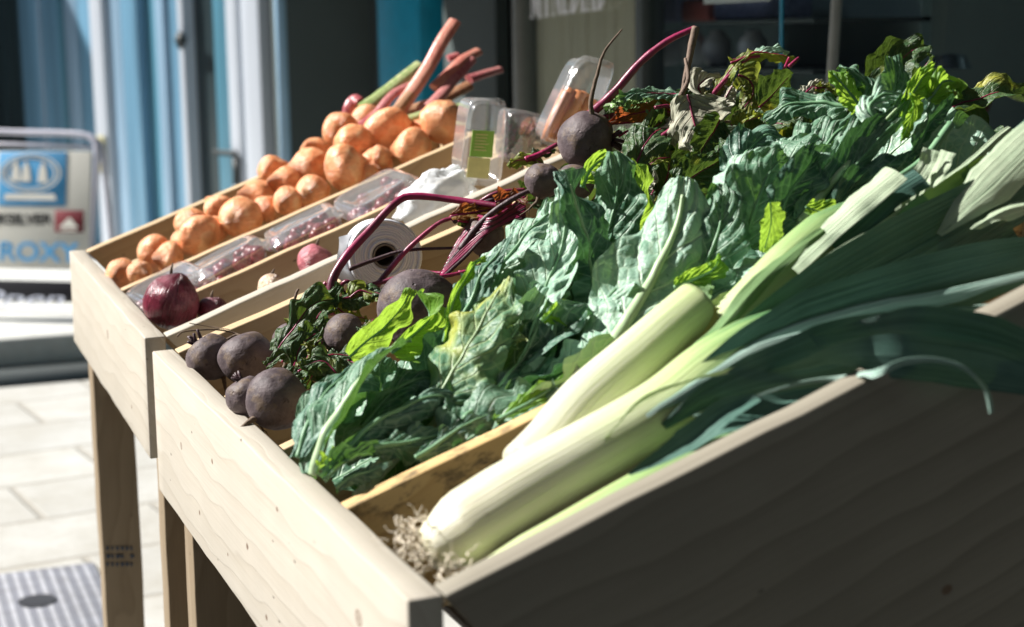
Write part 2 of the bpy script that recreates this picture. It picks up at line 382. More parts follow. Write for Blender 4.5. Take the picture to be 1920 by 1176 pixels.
# ------------------------------------------------------------------ the setting
GZ0 = -.80
def pavemat():
    m_, t, b = mat('paving_stone'); g = NG(t); oc = g.coord()
    mp = g.mapping(oc, (1, 1, 1), (0, 0, 0), (0, 0, R(-8)))
    br = g.n('ShaderNodeTexBrick'); g.L(mp, br.inputs[0]); br.inputs['Scale'].default_value = 1
    br.inputs['Brick Width'].default_value = .52; br.inputs['Row Height'].default_value = .34; br.inputs['Mortar Size'].default_value = .011
    br.inputs['Mortar Smooth'].default_value = .3
    br.inputs['Color1'].default_value = (.50, .50, .48, 1); br.inputs['Color2'].default_value = (.40, .40, .385, 1); br.inputs['Mortar'].default_value = (.33, .315, .285, 1)
    n1 = g.noise(oc, 5, 6, .65); n2 = g.noise(oc, 45, 5, .7)
    c = g.mix(g.ramp(n1, (.35, .0), (.7, .6)), br.outputs[0], (.30, .28, .235))
    c = g.mix(g.ramp(g.noise(oc, 1.3, 5, .7), (.45, 0), (.7, .55)), c, (.27, .255, .22))
    c = g.mix(g.ramp(n2, (.55, 0), (.75, .45)), c, (.22, .20, .17))
    g.L(c, b.inputs['Base Color']); b.inputs['Roughness'].default_value = .8
    h = g.math('SUBTRACT', g.math('MULTIPLY', n2, .4), br.outputs[1])
    g.L(g.bump(h, .7, .006), b.inputs['Normal'])
    return m_
M_pave = pavemat()
mb = MB(); mb.box((-60, -60, GZ0-.3), (60, 80, GZ0)); tag(mb.build('pavement', M_pave, smooth=False), kind='structure')
M_darkground = plain('dark_ground_mat', (.07, .07, .068), .8, nscale=30, namp=.4, bump=.5)
mb = MB(); mb.box((-50, -60, GZ0-.1), (1.2, .55, GZ0+.004)); tag(mb.build('dark_ground', M_darkground, smooth=False), kind='structure')  # unseen dark ground added to cut light bouncing off the paving
M_skyblock = plain('dark_skyblock', (.05, .05, .055), .8, nscale=6, namp=.4)  # for unseen dark walls added to cut the sky fill
mb = MB(); mb.box((-9, -4.4, GZ0-.05), (5.5, -4.0, 9)); mb.box((-9, -4.0, 8.9), (5.5, -3.7, 9.1)); tag(mb.build('building', M_skyblock, smooth=False), 'unseen dark building added behind the viewer to block sky light', 'building')
mb = MB(); mb.box((-7.4, -4, GZ0-.05), (-7, 22, 4.2)); mb.box((-7.5, -4, 4.2), (-6.8, 22, 4.35)); tag(mb.build('building', M_skyblock, smooth=False), 'unseen low dark building added across the street to block sky light', 'building')
M_kerb = plain('kerb_stone', (.72, .72, .68), .8, nscale=20, namp=.3, bump=.5)
a = GZ(60, 632, -.70); 
mb = MB(); mb.box((-3, a.y, GZ0-.1), (1.0, a.y+3.2, -.70), bev=.01); tag(mb.build('step', M_kerb), kind='structure')
M_shadestrip = plain('shade_strip_dark', (.10, .12, .12), .7, nscale=30, namp=.5)
gy = GZ(60, 722, GZ0).y
mb = MB(); mb.box((-3, gy, GZ0-.05), (1.15, a.y, GZ0+.004)); tag(mb.build('shade_strip', M_shadestrip), kind='structure')  # dark strip painting in the shade on the ground before the step

# metal access cover in the paving
def covermat():
    m_, t, b = mat('cover_metal'); g = NG(t); oc = g.coord()
    s = g.n('ShaderNodeSeparateXYZ'); g.L(oc, s.inputs[0])
    w1 = g.math('SINE', g.math('MULTIPLY', s.outputs[0], 260.)); w2 = g.math('SINE', g.math('MULTIPLY', s.outputs[1], 520.))
    h = g.math('MULTIPLY', w1, w2)
    c = g.mix(g.ramp(w1, (.3, 0), (.8, 1)), (.30, .31, .36), (.62, .63, .68)); c = g.mix(g.ramp(g.noise(oc, 20, 4), (.4, 0), (.8, .5)), c, (.16, .15, .15))
    g.L(c, b.inputs['Base Color']); b.inputs['Roughness'].default_value = .5; b.inputs['Metallic'].default_value = .3
    g.L(g.bump(h, .6, .004), b.inputs['Normal']); return m_
p0 = GZ(176, 1058, GZ0)
e = empty('drain_cover', (p0.x-.22, p0.y-.3, GZ0), 'ribbed grey metal drain cover with an oval lifting hole set in the pale paving', 'drain cover')
mb = MB(); mb.box((p0.x-.5, p0.y-.62, GZ0-.02), (p0.x, p0.y, GZ0+.005), bev=.002); mb.build('cover_plate', covermat(), e)
hc = GZ(70, 1127, GZ0+.006)
mb = MB(); mb.lathe([(0, .0), (.038, .0)], 24, 0, Matrix.Translation((hc.x, hc.y, GZ0+.0075)))
mb.build('lifting_hole', M_black, e)

# ---- the shop front under an added awning (plane X = FX)
FX = 1.20
def FY(px): return GX(px, 60, FX).y
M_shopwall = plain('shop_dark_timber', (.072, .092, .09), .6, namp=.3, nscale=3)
M_inside = plain('shop_interior', (.34, .46, .46), .8, namp=.3, nscale=3)
M_blue = plain('blue_gloss_paint', (.008, .33, .52), .35, nscale=25, namp=.45, bump=.4, bscale=60)
M_cream = plain('cream_blind', (.58, .52, .39), .8, nscale=3, namp=.2)
M_grey = plain('grey_frame', (.20, .21, .20), .5, nscale=20, namp=.3)
M_whitepaint = plain('weathered_white_paint', (.42, .44, .40), .5, nscale=40, namp=.35, bump=.4)
e = empty('storefront', (FX, 3, GZ0), 'dark timber shop front with glazed door and windows in the shade behind the stall', 'shop front')
mb = MB()
mb.box((FX, FY(520), GZ0-.05), (FX+.95, FY(510), 3.2))
mi = MB(); mi.box((FX+.9, -4, GZ0-.05), (FX+1.0, FY(512), 3.2)); mi.build('interior_wall', M_inside, e, False)
mb.box((FX, -4, 1.9), (FX+.12, FY(521), 3.2))                  # fascia
mb.box((FX, -4, GZ0-.05), (FX+.08, FY(961), -.42))              # stall riser
mb.box((FX+.3, -4, -.42), (FX+.9, FY(961), -.4))
mb.box((FX+.13, -4, 1.9), (FX+.9, FY(521), 1.95))
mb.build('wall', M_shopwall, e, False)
mb = MB(); mb.box((FX-.02, FY(800), GZ0-.05), (FX+.05, FY(720), 1.88), bev=.004); mb.build('door_post', M_blue, e)
mb = MB(); mb.box((FX+.0, FY(968), GZ0-.05), (FX+.05, FY(960), 1.88), bev=.002); mb.build('window_frame', M_grey, e)
mb = MB(); mb.box((FX-.0, FY(1204), GZ0-.0), (FX+.05, FY(1190), 1.88), bev=.002); mb.build('window_frame', M_shopwall, e)
mb = MB(); mb.box((FX+.008, FY(1457), -.41), (FX+.013, FY(1454), 1.88)); mb.build('window_frame', M_blue, e)
mb = MB(); mb.add([(FX+.015, FY(1190)+.002, -.41), (FX+.015, FY(968)-.002, -.41), (FX+.015, FY(968)-.002, 1.88), (FX+.015, FY(1190)+.002, 1.88)], [(0, 1, 2, 3)]); mb.build('window_pane', M_glass, e)
mb = MB(); mb.add([(FX+.015, FY(1454)+.002, -.41), (FX+.015, FY(1204)-.002, -.41), (FX+.015, FY(1204)-.002, 1.88), (FX+.015, FY(1454)+.002, 1.88)], [(0, 1, 2, 3)]); mb.build('window_pane', M_glass, e)
mb = MB(); mb.add([(FX+.015, -3.9, -.41), (FX+.015, FY(1459)-.002, -.41), (FX+.015, FY(1459)-.002, 1.88), (FX+.015, -3.9, 1.88)], [(0, 1, 2, 3)]); mb.build('window_pane', M_glass, e)
# blind with soft pleats behind the lettered pane
mb = MB(); ys = np.linspace(FY(1186), FY(970), 60)
for i in range(59):
    x0 = FX+.05+.003*math.sin(i*.9)+.002*math.sin(i*2.3); x1 = FX+.05+.003*math.sin((i+1)*.9)+.002*math.sin((i+1)*2.3)
    mb.add([(x0, ys[i], -.41), (x1, ys[i+1], -.41), (x1, ys[i+1], 1.85), (x0, ys[i], 1.85)], [(0, 1, 2, 3)])
tag(mb.build('window_blind', M_cream), 'pleated beige blind hanging behind the lettered shop window', 'blind')
# door leaf in the recess
mb = MB(); mb.box((FX+.35, FY(960), GZ0), (FX+.39, FY(800), 1.88)); mb.box((FX+.35, FY(720), GZ0), (FX+.39, FY(520), 1.88)); mb.build('recess_panel', M_shopwall, e, False)

# lettering MYNEDIAD, condensed serif strokes (x to the right, y up, unit height)
def glyph(ch):
    T, t_ = .16, .055; W_ = {'M': .74, 'Y': .6, 'N': .62, 'E': .5, 'D': .58, 'I': .24, 'A': .62}[ch]; Q = []
    def stroke(x0, y0, x1, y1, w_): Q.append([(x0-w_/2, y0), (x0+w_/2, y0), (x1+w_/2, y1), (x1-w_/2, y1)])
    def serif(x, y, w_=.26): Q.append([(x-w_/2, y-.02), (x+w_/2, y-.02), (x+w_/2, y+.025), (x-w_/2, y+.025)])
    if ch == 'M': stroke(.1, 0, .1, 1, t_); stroke(.64, 0, .64, 1, T); stroke(.37, .05, .12, 1, T*.8); stroke(.37, .05, .6, 1, t_); serif(.1, 0, .2); serif(.64, 0); serif(.1, 1, .2); serif(.64, 1)
    if ch == 'Y': stroke(.3, 0, .3, .5, T); stroke(.3, .45, .1, 1, T*.8); stroke(.3, .45, .52, 1, t_); serif(.3, 0); serif(.1, 1); serif(.52, 1, .2)
    if ch == 'N': stroke(.1, 0, .1, 1, t_); stroke(.52, 0, .52, 1, t_); stroke(.52, 0, .12, 1, T); serif(.1, 0, .2); serif(.52, 1, .2); serif(.1, 1, .2)
    if ch == 'E': stroke(.12, 0, .12, 1, T); Q.append([(.12, 0), (.46, 0), (.46, .05), (.12, .05)]); Q.append([(.12, .95), (.44, .95), (.44, 1), (.12, 1)]); Q.append([(.12, .48), (.36, .48), (.36, .53), (.12, .53)]); Q.append([(.42, 0), (.47, 0), (.47, .2), (.44, .2)]); serif(.12, 0, .24); serif(.12, 1, .24)
    if ch == 'I': stroke(.12, 0, .12, 1, T); serif(.12, 0); serif(.12, 1)
    if ch == 'A': stroke(.1, 0, .3, 1, t_); stroke(.5, 0, .3, 1, T); Q.append([(.16, .28), (.44, .28), (.44, .33), (.16, .33)]); serif(.1, 0, .2); serif(.5, 0)
    if ch == 'D':
        stroke(.12, 0, .12, 1, T); serif(.12, 0, .24); serif(.12, 1, .24); n = 14
        for i in range(n):
            a0 = -math.pi/2+math.pi*i/n; a1 = -math.pi/2+math.pi*(i+1)/n
            f = lambda a_, k: (.16+(.36 if k else .22+.02)*math.cos(a_), .5+(.5 if k else .45)*math.sin(a_))
            Q.append([f(a0, 0), f(a0, 1), f(a1, 1), f(a1, 0)])
    return Q, W_
lb = GX(995, 33, FX-.002); le = GX(1140, 14, FX-.002)
word = 'MYNEDIAD'; tot = sum(glyph(c)[1] for c in word)+.06*7; sx = (lb.y-le.y)/tot
mb = MB(); x = 0; H = .105; k = 0
for ch in word:
    Q, W_ = glyph(ch)
    for q in Q:
        k += 1
        z0 = lb.z+(le.z-lb.z)*(x/tot); ox = FX-.0015-.00003*k
        a_ = [(ox, lb.y-(x+u)*sx, z0+v*H) for u, v in q]; b_ = [(ox-.0012, p[1], p[2]) for p in a_]
        mb.add(a_+b_, [(0, 1, 2, 3), (7, 6, 5, 4), (0, 4, 5, 1), (1, 5, 6, 2), (2, 6, 7, 3), (3, 7, 4, 0)])
    x += W_+.06
mb.build('window_lettering', plain('white_vinyl', (.95, .95, .97), .5), e, False)
# fascia lettering is out of frame: left plain.  Unseen awning added to shade the windows, then a white post
M_awn = plain('added_awning_canvas', (.10, .12, .13), .8)
e2 = empty('added_awning', (FX, 2.5, 1.9), 'unseen dark canvas awning added above the shop front to shade its windows', 'awning')
mb = MB(); Mx = Matrix.Translation((FX, 0, 1.86)) @ Matrix.Rotation(R(-4), 4, 'Y')
mb.box((-1.72, -1.6, 0), (-.01, FY(512), .02), M=Mx); mb.build('canvas', M_awn, e2, False)
mb = MB(); mb.box((FX-1.74, -1.6, 1.70), (FX-1.72, FY(512), 1.78)); mb.build('front_bar', M_grey, e2)
pb = GX(1556, 200, 1.12); pt_ = GX(1569, 0, 1.12)
dr = (pt_-pb).normalized(); mb = MB(); mb.tube([pb-dr*1.15, pb, pt_, pt_+dr*1.3], .0085, 8)
tag(mb.build('post', M_whitepaint), 'slim weathered white post leaning slightly in front of the dark window', 'post')
# light blue drainpipe by the doorway
p = GX(530, 150, FX-.06); mb = MB(); mb.tube([(p.x, p.y, GZ0), (p.x, p.y, 1.7)], .020, 14)
e3 = empty('drainpipe', (p.x, p.y, GZ0), 'light blue drainpipe beside the dark shop doorway', 'drainpipe'); mb.build('pipe', plain('pale_blue_paint', (.27, .44, .60), .4), e3)
mb = MB()
for z in (-.3, .9): mb.tube([(p.x, p.y, z), (p.x, p.y, z+.04)], .025, 14)
mb.build('bracket', M_grey, e3)

# goods in the window
M_jar = plain('bluish_china', (.85, .9, .98), .25, nscale=30, namp=.5)
e = empty('display_shelf', (FX+.35, 1.9, -.4), 'dark shelf of goods behind the shop window glass', 'shelf')
mb = MB()
for z in (.10, .242, .331): mb.box((FX+.08, FY(1450), z), (FX+.32, FY(1210), z+.008))
mb.build('shelf_board', M_shopwall, e, False)
mb = MB(); mb.box((FX+.3, FY(1450), -.4), (FX+.32, FY(1210), .7)); mb.build('back_panel', M_inside, e, False)
proto = None
for i, (px, py) in enumerate([(1255, 82), (1345, 92), (1412, 92), (1300, 84)]):
    p = GX(px, py, FX+.16)
    z = .2505
    if proto is None:
        mb = MB(); mb.lathe([(0, 0), (.018, 0), (.027, .012), (.03, .035), (.026, .054), (.016, .062), (.016, .070), (0, .072)], 20); me = mb.mesh('jar')
        o = link('jar', me, M_jar, loc=(p.x, p.y, z)); proto = o
    else: o = proto.copy(); col.objects.link(o); o.location = (p.x, p.y, z)
    tag(o, ['round pale blue jar on the window shelf, nearest the beige blind', 'round pale jar on the window shelf, third from the beige blind', 'round pale jar on the window shelf, nearest the thin blue window bar', 'round pale jar on the window shelf, second from the beige blind'][i], 'jar', 'jars on the window shelf')
M_mesh = plain('blue_net', (.45, .50, .80), .6, nscale=120, namp=.8); M_redd = plain('dull_red_card', (.45, .12, .1), .6)
for i, (px0, px1, py0, py1, mt, lb_) in enumerate([(1215, 1265, 45, 8, M_mesh, 'dim blue netted packet on the upper window shelf, nearest the beige blind'), (1275, 1325, 45, 10, M_redd, 'dull red carton on the upper window shelf between the blue packets'), (1335, 1440, 52, 12, M_mesh, 'wide dim blue netted packet on the upper window shelf beside the thin blue bar')]):
    a_ = GX(px0, py0, FX+.14); b_ = GX(px1, py1, FX+.14)
    mb = MB(); mb.box((a_.x, b_.y, .3395), (a_.x+.1, a_.y, .3395+(.055 if i != 1 else .045)), bev=.01); tag(mb.build('packet', mt), lb_, 'packet', 'packets on the window shelf')
# band of light at the very top, put in as a white strip
a_ = GX(1320, 8, FX+.03); b_ = GX(1445, 0, FX+.03); mb = MB(); mb.box((FX+.028, b_.y, a_.z), (FX+.034, a_.y, a_.z+.05), bev=.002); tag(mb.build('light_band', plain('light_band_white', (.75, .75, .72), .6)), 'white strip standing in for a band of light high in the shop window', 'light_band')
p = GX(1782, 122, FX+.25); mb = MB(); mb.lathe([(.001, .02), (.026, .016), (.034, -.004), (.036, -.006)], 24, 0, Matrix.Translation(p))  # invented bowl and pot shapes stand in for blobs in the glass
tag(mb.build('standin_bowl', plain('steel', (.55, .6, .7), .2, 1.)), 'made-up steel bowl standing in for a bluish blob in the dark window right of the greens', 'bowl')
p = GX(1812, 190, FX+.22); mb = MB(); mb.lathe([(0, -.03), (.03, -.028), (.04, -.005), (.03, .015), (0, .02)], 24, 0, Matrix.Translation(p))
tag(mb.build('standin_pot', plain('terracotta', (.30, .09, .05), .6)), 'made-up terracotta pot standing in for a reddish blob in the dark window right of the greens', 'pot')
mb = MB(); mb.box((FX+.15, .6, -.03), (FX+.4, FY(1620), .03)); mb.build('shelf_board', M_shopwall, e, False)

# ---- blue boarded shop front further along, angled to the street and in sun
WA = Vector((.25, 8.9, 0)); WB = Vector((1.42, 6.1, 0)); WD = (WB-WA).normalized(); WN = Vector((WD.y, -WD.x, 0))  # WN faces the street
if WN.x > 0: WN = -WN
def wp(px):
    q = ray(px, 150); q = Vector((q.x, q.y)); o = Vector((CAM.x, CAM.y))
    # solve o+q*s = WA+WD*t
    det = q.x*(-WD.y)+q.y*WD.x
    rx, ry = WA.x-o.x, WA.y-o.y
    s = (rx*(-WD.y)+ry*WD.x)/det
    return (Vector((o.x+q.x*s, o.y+q.y*s, 0))-Vector((WA.x, WA.y, 0))).dot(WD)
def paint(name, c, k=.35): 
    m_, t, b = mat(name); g = NG(t); oc = g.coord()
    st = g.noise(g.mapping(oc, (14, 14, .5)), 1, 4, .6); 
    g.L(g.mix(g.ramp(st, (.3, 0), (.7, 1)), tuple(x*(1-k) for x in c), tuple(min(.9, x*(1+k*.6)) for x in c)), b.inputs['Base Color']); b.inputs['Roughness'].default_value = .35
    return m_
PB1 = paint('blue_board_paint', (.13, .27, .39)); PB2 = paint('deep_blue_board_paint', (.075, .21, .29)); PB3 = paint('pale_blue_board_paint', (.25, .38, .51)); PWH = paint('white_board_paint', (.46, .50, .56), .15); PDK = paint('gap_shade', (.02, .035, .04))  # the dark paint stands in for shade inside the door gaps
MW = frame(WD, -WN, Vector((0, 0, 1)), (WA.x, WA.y, 0))
MW_ = MW.inverted()
e = empty('blue_storefront', (WA.x, WA.y, GZ0), 'tall sunlit blue boarded shop front with white strips behind the market stall', 'shop front')
strips = [(-80, 8, -.05, PDK, 'door_gap'), (8, 42, -.03, PDK, 'door_gap'), (42, 78, 0, PB1, 'board'), (78, 84, .012, PB3, 'batten'), (84, 118, 0, PB1, 'board'), (118, 126, .012, PB2, 'batten'), (126, 150, 0, PB3, 'board'),
 (150, 184, 0, PB1, 'board'), (184, 207, .03, PWH, 'white_strip'), (207, 232, 0, PB3, 'board'), (232, 262, 0, PB1, 'board'), (262, 302, -.04, PB2, 'board'), (302, 318, .02, PB3, 'batten'), (318, 348, 0, PB1, 'board'),
 (348, 358, .03, PWH, 'white_strip'), (358, 404, -.03, PDK, 'door_gap'), (404, 432, 0, PB2, 'board'), (432, 438, .01, PB1, 'batten'), (438, 459, .03, PWH, 'white_strip'), (459, 466, 0, PB1, 'board'), (466, 500, .03, PWH, 'white_strip'), (500, 524, -.03, PDK, 'door_gap')]
for i, (a_, b_, dd, mt, nm) in enumerate(strips):
    t0, t1 = wp(a_), wp(b_); mb = MB()
    mb.box((t0+.0005, -dd, GZ0-.05), (t1-.0005, .35, 3.4), M=MW, bev=.004 if dd > 0 else .002)
    mb.build(nm, mt, e, True)
    auto(bpy.data.objects[-1]) if False else None
# fittings on it
p = MW @ Vector((wp(358), -.04, 0)); t0 = wp(357)
zk = lambda px, py, off: (lambda q, o: o.z+q.z*(((MW @ Vector((wp(px), -off, 0)))-o).dot(fwd)/1.0))(ray(px, py), CAM)
mb = MB(); mb.lathe([(0, 0), (.03, 0), (.04, .015), (.02, .03), (0, .032)], 16, 0, MW @ Matrix.Translation((wp(357), -.03, zk(357, 75, .03))) @ Matrix.Rotation(R(90), 4, 'X')); mb.build('door_knob', M_dark, e)
mb = MB(); z = zk(195, 290, .03); mb.box((wp(190), -.045, z-.09), (wp(203), -.031, z+.09), M=MW, bev=.004); mb.build('latch_plate', plain('brass_plate', (.45, .42, .25), .4), e)
mb = MB(); z = zk(430, 287, .03); mb.box((wp(412), -.06, z-.012), (wp(455), -.04, z+.012), M=MW, bev=.004); mb.box((wp(446), -.05, z-.14), (wp(454), -.035, z-.02), M=MW); mb.build('door_bolt', M_dark, e)
# dark building closing the street behind
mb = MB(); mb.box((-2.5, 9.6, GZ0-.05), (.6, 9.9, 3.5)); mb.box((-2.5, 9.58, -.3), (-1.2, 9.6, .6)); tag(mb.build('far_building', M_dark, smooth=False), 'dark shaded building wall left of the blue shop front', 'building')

# ---- A-board on the step
def textmesh(txt, size, shear=0, off=0, sxx=1):
    c = bpy.data.curves.new('t', 'FONT'); c.body = txt; c.size = size; c.shear = shear; c.offset = off; c.extrude = .001
    o = bpy.data.objects.new('t', c); col.objects.link(o); bpy.context.view_layer.update()
    me = bpy.data.meshes.new_from_object(o.evaluated_get(bpy.context.evaluated_depsgraph_get())); bpy.data.objects.remove(o)
    xs = [v.co.x for v in me.vertices]; x0 = min(xs); ysv = [v.co.y for v in me.vertices]; y0 = min(ysv); h = max(ysv)-y0; w_ = max(xs)-x0
    return me, x0, y0, w_, h
AY = 5.32
ab = K(150, 592, AY); s_ = mpp(ab); e = empty('pavement_sign', (ab.x, AY, -.70), 'cream A-board in a tubular white frame standing on the step left of the stall', 'sign')
def A(px, py, dy=0): q = K(px, py, AY); return Vector((q.x, AY-dy, q.z))
M_tube = plain('white_tube', (.62, .62, .72), .3); M_panel = plain('cream_panel', (.78, .77, .70), .5, nscale=4, namp=.1)
def rect(px0, py0, px1, py1, dy, th, mt, name, bev=.002):
    a_ = A(px0, py1); b_ = A(px1, py0); mb = MB(); mb.box((a_.x, AY-dy-th, a_.z), (b_.x, AY-dy, b_.z), bev=bev); return mb.build(name, mt, e)
pts = [(-170, 592), (-170, 300), (-160, 262), (-135, 251), (0, 251), (120, 251), (146, 262), (157, 300), (160, 592)]
P_, L_ = spline([A(*q) for q in pts], 60); mb = MB(); mb.tube(P_, .011, 10)
mb.tube([A(-170, 275), A(155, 275)], .006, 8); mb.build('frame', M_tube, e)
rear = [Vector((q.x, AY+.02+(A(0, 260).z-q.z)*.35, q.z)) for q in P_]
mb = MB(); mb.tube(rear, .010, 10); mb.build('rear_frame', M_tube, e)
rect(-160, 283, 148, 527, 0, .012, M_panel, 'panel'); rect(-160, 529, 150, 590, 0, .012, M_black, 'black_panel')
M_sky = plain('sign_blue', (.08, .36, .68), .5); M_red = plain('sign_maroon', (.20, .02, .03), .5); M_ink = plain('sign_black', (.03, .03, .03), .5)
rect(-20, 286, 103, 396, .0125, .002, M_sky, 'blue_badge', .0005)
# globe emblem with three pale peaks
mb = MB(); c = A(38, 330); rx, rz = 55*s_, 36*s_; yy = AY-.0155
def flat(pts, y_=None, th=.0012):
    y_ = y_ or yy; a_ = [(x_, y_, z_) for x_, z_ in pts]; b_ = [(x_, y_-th, z_) for x_, z_ in pts]; n = len(pts)
    mb.add(a_+b_, [tuple(range(n)), tuple(range(n, 2*n))[::-1]]+[(i, (i+1) % n, n+(i+1) % n, n+i) for i in range(n)])
for k, rr in enumerate((1., .84)):
    for i in range(40):
        a0, a1 = 2*math.pi*i/40, 2*math.pi*(i+1)/40
        flat([(c.x+rx*rr*math.cos(a0), c.z+rz*rr*math.sin(a0)), (c.x+rx*rr*math.cos(a1), c.z+rz*rr*math.sin(a1)), (c.x+rx*(rr-.06)*math.cos(a1), c.z+rz*(rr-.06)*math.sin(a1)), (c.x+rx*(rr-.06)*math.cos(a0), c.z+rz*(rr-.06)*math.sin(a0))])
for px in (8, 28, 60):
    t_ = A(px, 306); 
    flat([(t_.x, t_.z), (t_.x+6*s_, t_.z-14*s_), (t_.x+9*s_, t_.z-40*s_), (t_.x-9*s_, t_.z-40*s_), (t_.x-6*s_, t_.z-14*s_)])
flat([(A(-10, 380).x, A(0, 384).z), (A(92, 380).x, A(0, 384).z), (A(88, 380).x, A(0, 372).z), (A(-6, 380).x, A(0, 372).z)])
mb.build('globe_emblem', M_panel, e, False)
rect(93, 396, 144, 440, .0125, .002, M_red, 'maroon_badge', .0005)
mb = MB(); c = A(118, 422); yy = AY-.0155
flat([(c.x-18*s_, c.z-8*s_), (c.x-6*s_, c.z+4*s_), (c.x+2*s_, c.z+12*s_), (c.x+8*s_, c.z+4*s_), (c.x+18*s_, c.z-8*s_)]); flat([(c.x-14*s_, c.z-14*s_), (c.x+14*s_, c.z-14*s_), (c.x+14*s_, c.z-11*s_), (c.x-14*s_, c.z-11*s_)])
mb.build('badge_emblem', M_panel, e, False)
def text_on(txt, pxr, pyb, wpx, hpx, mt, name, shear=0, off=0):
    me, x0, y0, w0, h0 = textmesh(txt, 1, shear, off); q = A(pxr, pyb)
    for v in me.vertices:
        X_ = (v.co.x-x0)/w0*wpx*s_; Z_ = (v.co.y-y0)/h0*hpx*s_; Yn = v.co.z
        v.co = (q.x-wpx*s_+X_, AY-.0135-Yn, q.z+Z_)
    for f in me.polygons: pass
    link(name, me, mt, e, None, False)
text_on('QUIKSILVER', 88, 430, 150, 24, M_ink, 'lettering', 0, .03)
text_on('ROXY', 142, 494, 142, 37, M_sky, 'lettering', 0, .02)
text_on('Open', 122, 584, 165, 34, plain('chalk_blue_white', (.75, .80, .95), .6), 'lettering', .35, 0)
e.rotation_euler = (R(-9), 0, R(-36)); e.scale = (1.16, 1, 1)
# small white things in the doorway behind the sign
mb = MB(); p = K(8, 268, 7.5); mb.lathe([(0, 0), (.05, 0), (.07, .05), (.04, .1), (0, .11)], 16, 0, Matrix.Translation((p.x, p.y, GZ0))); 

# ------------------------------------------------------------------ the stands
S1, S2 = .34340, .36079
def board(name, L, H, T, M, mt, parent, bev=.0016, seed=0, shear=0, wedge=0):
    """a plank with x along, y height, z thickness; origin at the lower near corner"""
    bm = bmesh.new(); bmesh.ops.create_cube(bm, size=1)
    for v in bm.verts: v.co = Vector((L*(v.co.x+.5), H*(v.co.y+.5), T*(v.co.z+.5)))
    bmesh.ops.bevel(bm, geom=list(bm.edges), offset=bev, segments=2, affect='EDGES', profile=.5)
    # a few cuts so edges can be slightly uneven
    for k in range(1, 24):
        x = L*k/24; g_ = bmesh.ops.bisect_plane(bm, geom=bm.verts[:]+bm.edges[:]+bm.faces[:], plane_co=(x, 0, 0), plane_no=(1, 0, 0))
    for v in bm.verts:
        n_ = noise.noise(Vector((v.co.x*14+seed, v.co.y*9, v.co.z*9+seed)))
        v.co += Vector((0, n_*.0011 + (noise.noise(Vector((v.co.x*60, seed, v.co.y*20)))*.0004), n_*.0007))
    for v in bm.verts:
        if wedge: v.co.y = H-(H-v.co.y)*(1+wedge*max(0, v.co.x)/H)      # lower edge runs level while the top slopes
        if shear: v.co.x -= (H-v.co.y)*shear                           # plumb cut ends
    me = bpy.data.meshes.new(name); bm.to_mesh(me); bm.free()
    o = link(name, me, mt, parent, (0,0,0), True); auto(o, 50)
    o.matrix_world = M; o.parent = parent
    o.matrix_parent_inverse = Matrix.Identity(4)
    o.matrix_basis = Matrix.Translation(-parent.location) @ M
    return o
XA, YA, ZA = Vector((1,0,0)), Vector((0,1,0)), Vector((0,0,1))
def slopeM(base, S, yy, x0, drop, T, Rb):
    # plank along the slope; its top edge lies drop below the rim plane
    d = Vector((math.cos(S), 0, math.sin(S))); up = Vector((-math.sin(S), 0, math.cos(S)))
    return Rb @ frame(d, up, Vector((0,-1,0)), base)   # z = -Y
def crate(e, Rb, S, U, Hf, T, divs, mats, depth, fh):
    """Rb maps local (x upslope, y along, z up) to the world"""
    mf, ms, md = mats; s, c = math.sin(S), math.cos(S)
    # front board: plumb plank, x along +Y
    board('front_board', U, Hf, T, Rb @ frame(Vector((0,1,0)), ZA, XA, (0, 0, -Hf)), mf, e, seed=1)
    d = Vector((c, 0, s)); up = Vector((-s, 0, c)); L = depth/c
    hs = Hf*c*.93
    def sl(name, y0, drop, H, mt, Tk, x0=T+.0006, LL=L, sd=0, wedge=0):
        # top edge starts at (x0, 0) lowered plumb by drop; the front end is cut plumb
        base = Vector((x0, y0+Tk, -drop/c)) - up*H
        board(name, LL, H, Tk, Rb @ frame(d, up, Vector((0,-1,0)), base), mt, e, seed=sd, shear=-math.tan(S), wedge=wedge)
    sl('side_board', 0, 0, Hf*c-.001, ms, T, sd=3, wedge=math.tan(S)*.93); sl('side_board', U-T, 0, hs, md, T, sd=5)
    for i, (y, dr, Tk, mt) in enumerate(divs): sl('divider', y-Tk, dr, fh-dr-.002, mt, Tk, sd=7+i)
    base = Vector((T+.0006, T+.001, 0)) + up*(-fh-.012) + d*((fh+.012)*math.tan(S))
    board('floor_board', L, .012, U-2*T-.002, Rb @ frame(d, up, Vector((0,-1,0)), base+Vector((0, U-2*T-.002, 0))), W_floor, e, seed=11)
    xe = depth+T
    board('back_board', U, .14, T, Rb @ frame(Vector((0,1,0)), ZA, XA, (xe+.002, 0, math.tan(S)*depth-.145)), md, e, seed=2)
U1 = .8439
e1 = empty('produce_stand', (.3, .42, GZ0), 'pale pine sloping produce stand nearest the camera holding leeks greens and beetroots', 'market stand', 'pine produce stands')
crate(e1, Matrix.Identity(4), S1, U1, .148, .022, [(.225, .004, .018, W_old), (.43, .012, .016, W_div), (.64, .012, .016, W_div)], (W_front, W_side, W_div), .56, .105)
Rb2 = Matrix.Translation((-.0036, .8671, .0100)) @ Matrix.Rotation(-.0108, 4, 'Z') @ Matrix.Rotation(.0201, 4, 'X')
e2_ = empty('produce_stand', (.3, 1.2, GZ0), 'pale pine sloping produce stand behind the first one holding orange onions and plastic packs', 'market stand', 'pine produce stands')
crate(e2_, Rb2, S2, .6828, .1306, .022, [(.195, .010, .014, W_div), (.35, .004, .016, W_div), (.518, .010, .014, W_div)], (W_far, W_far, W_div), .47, .092)
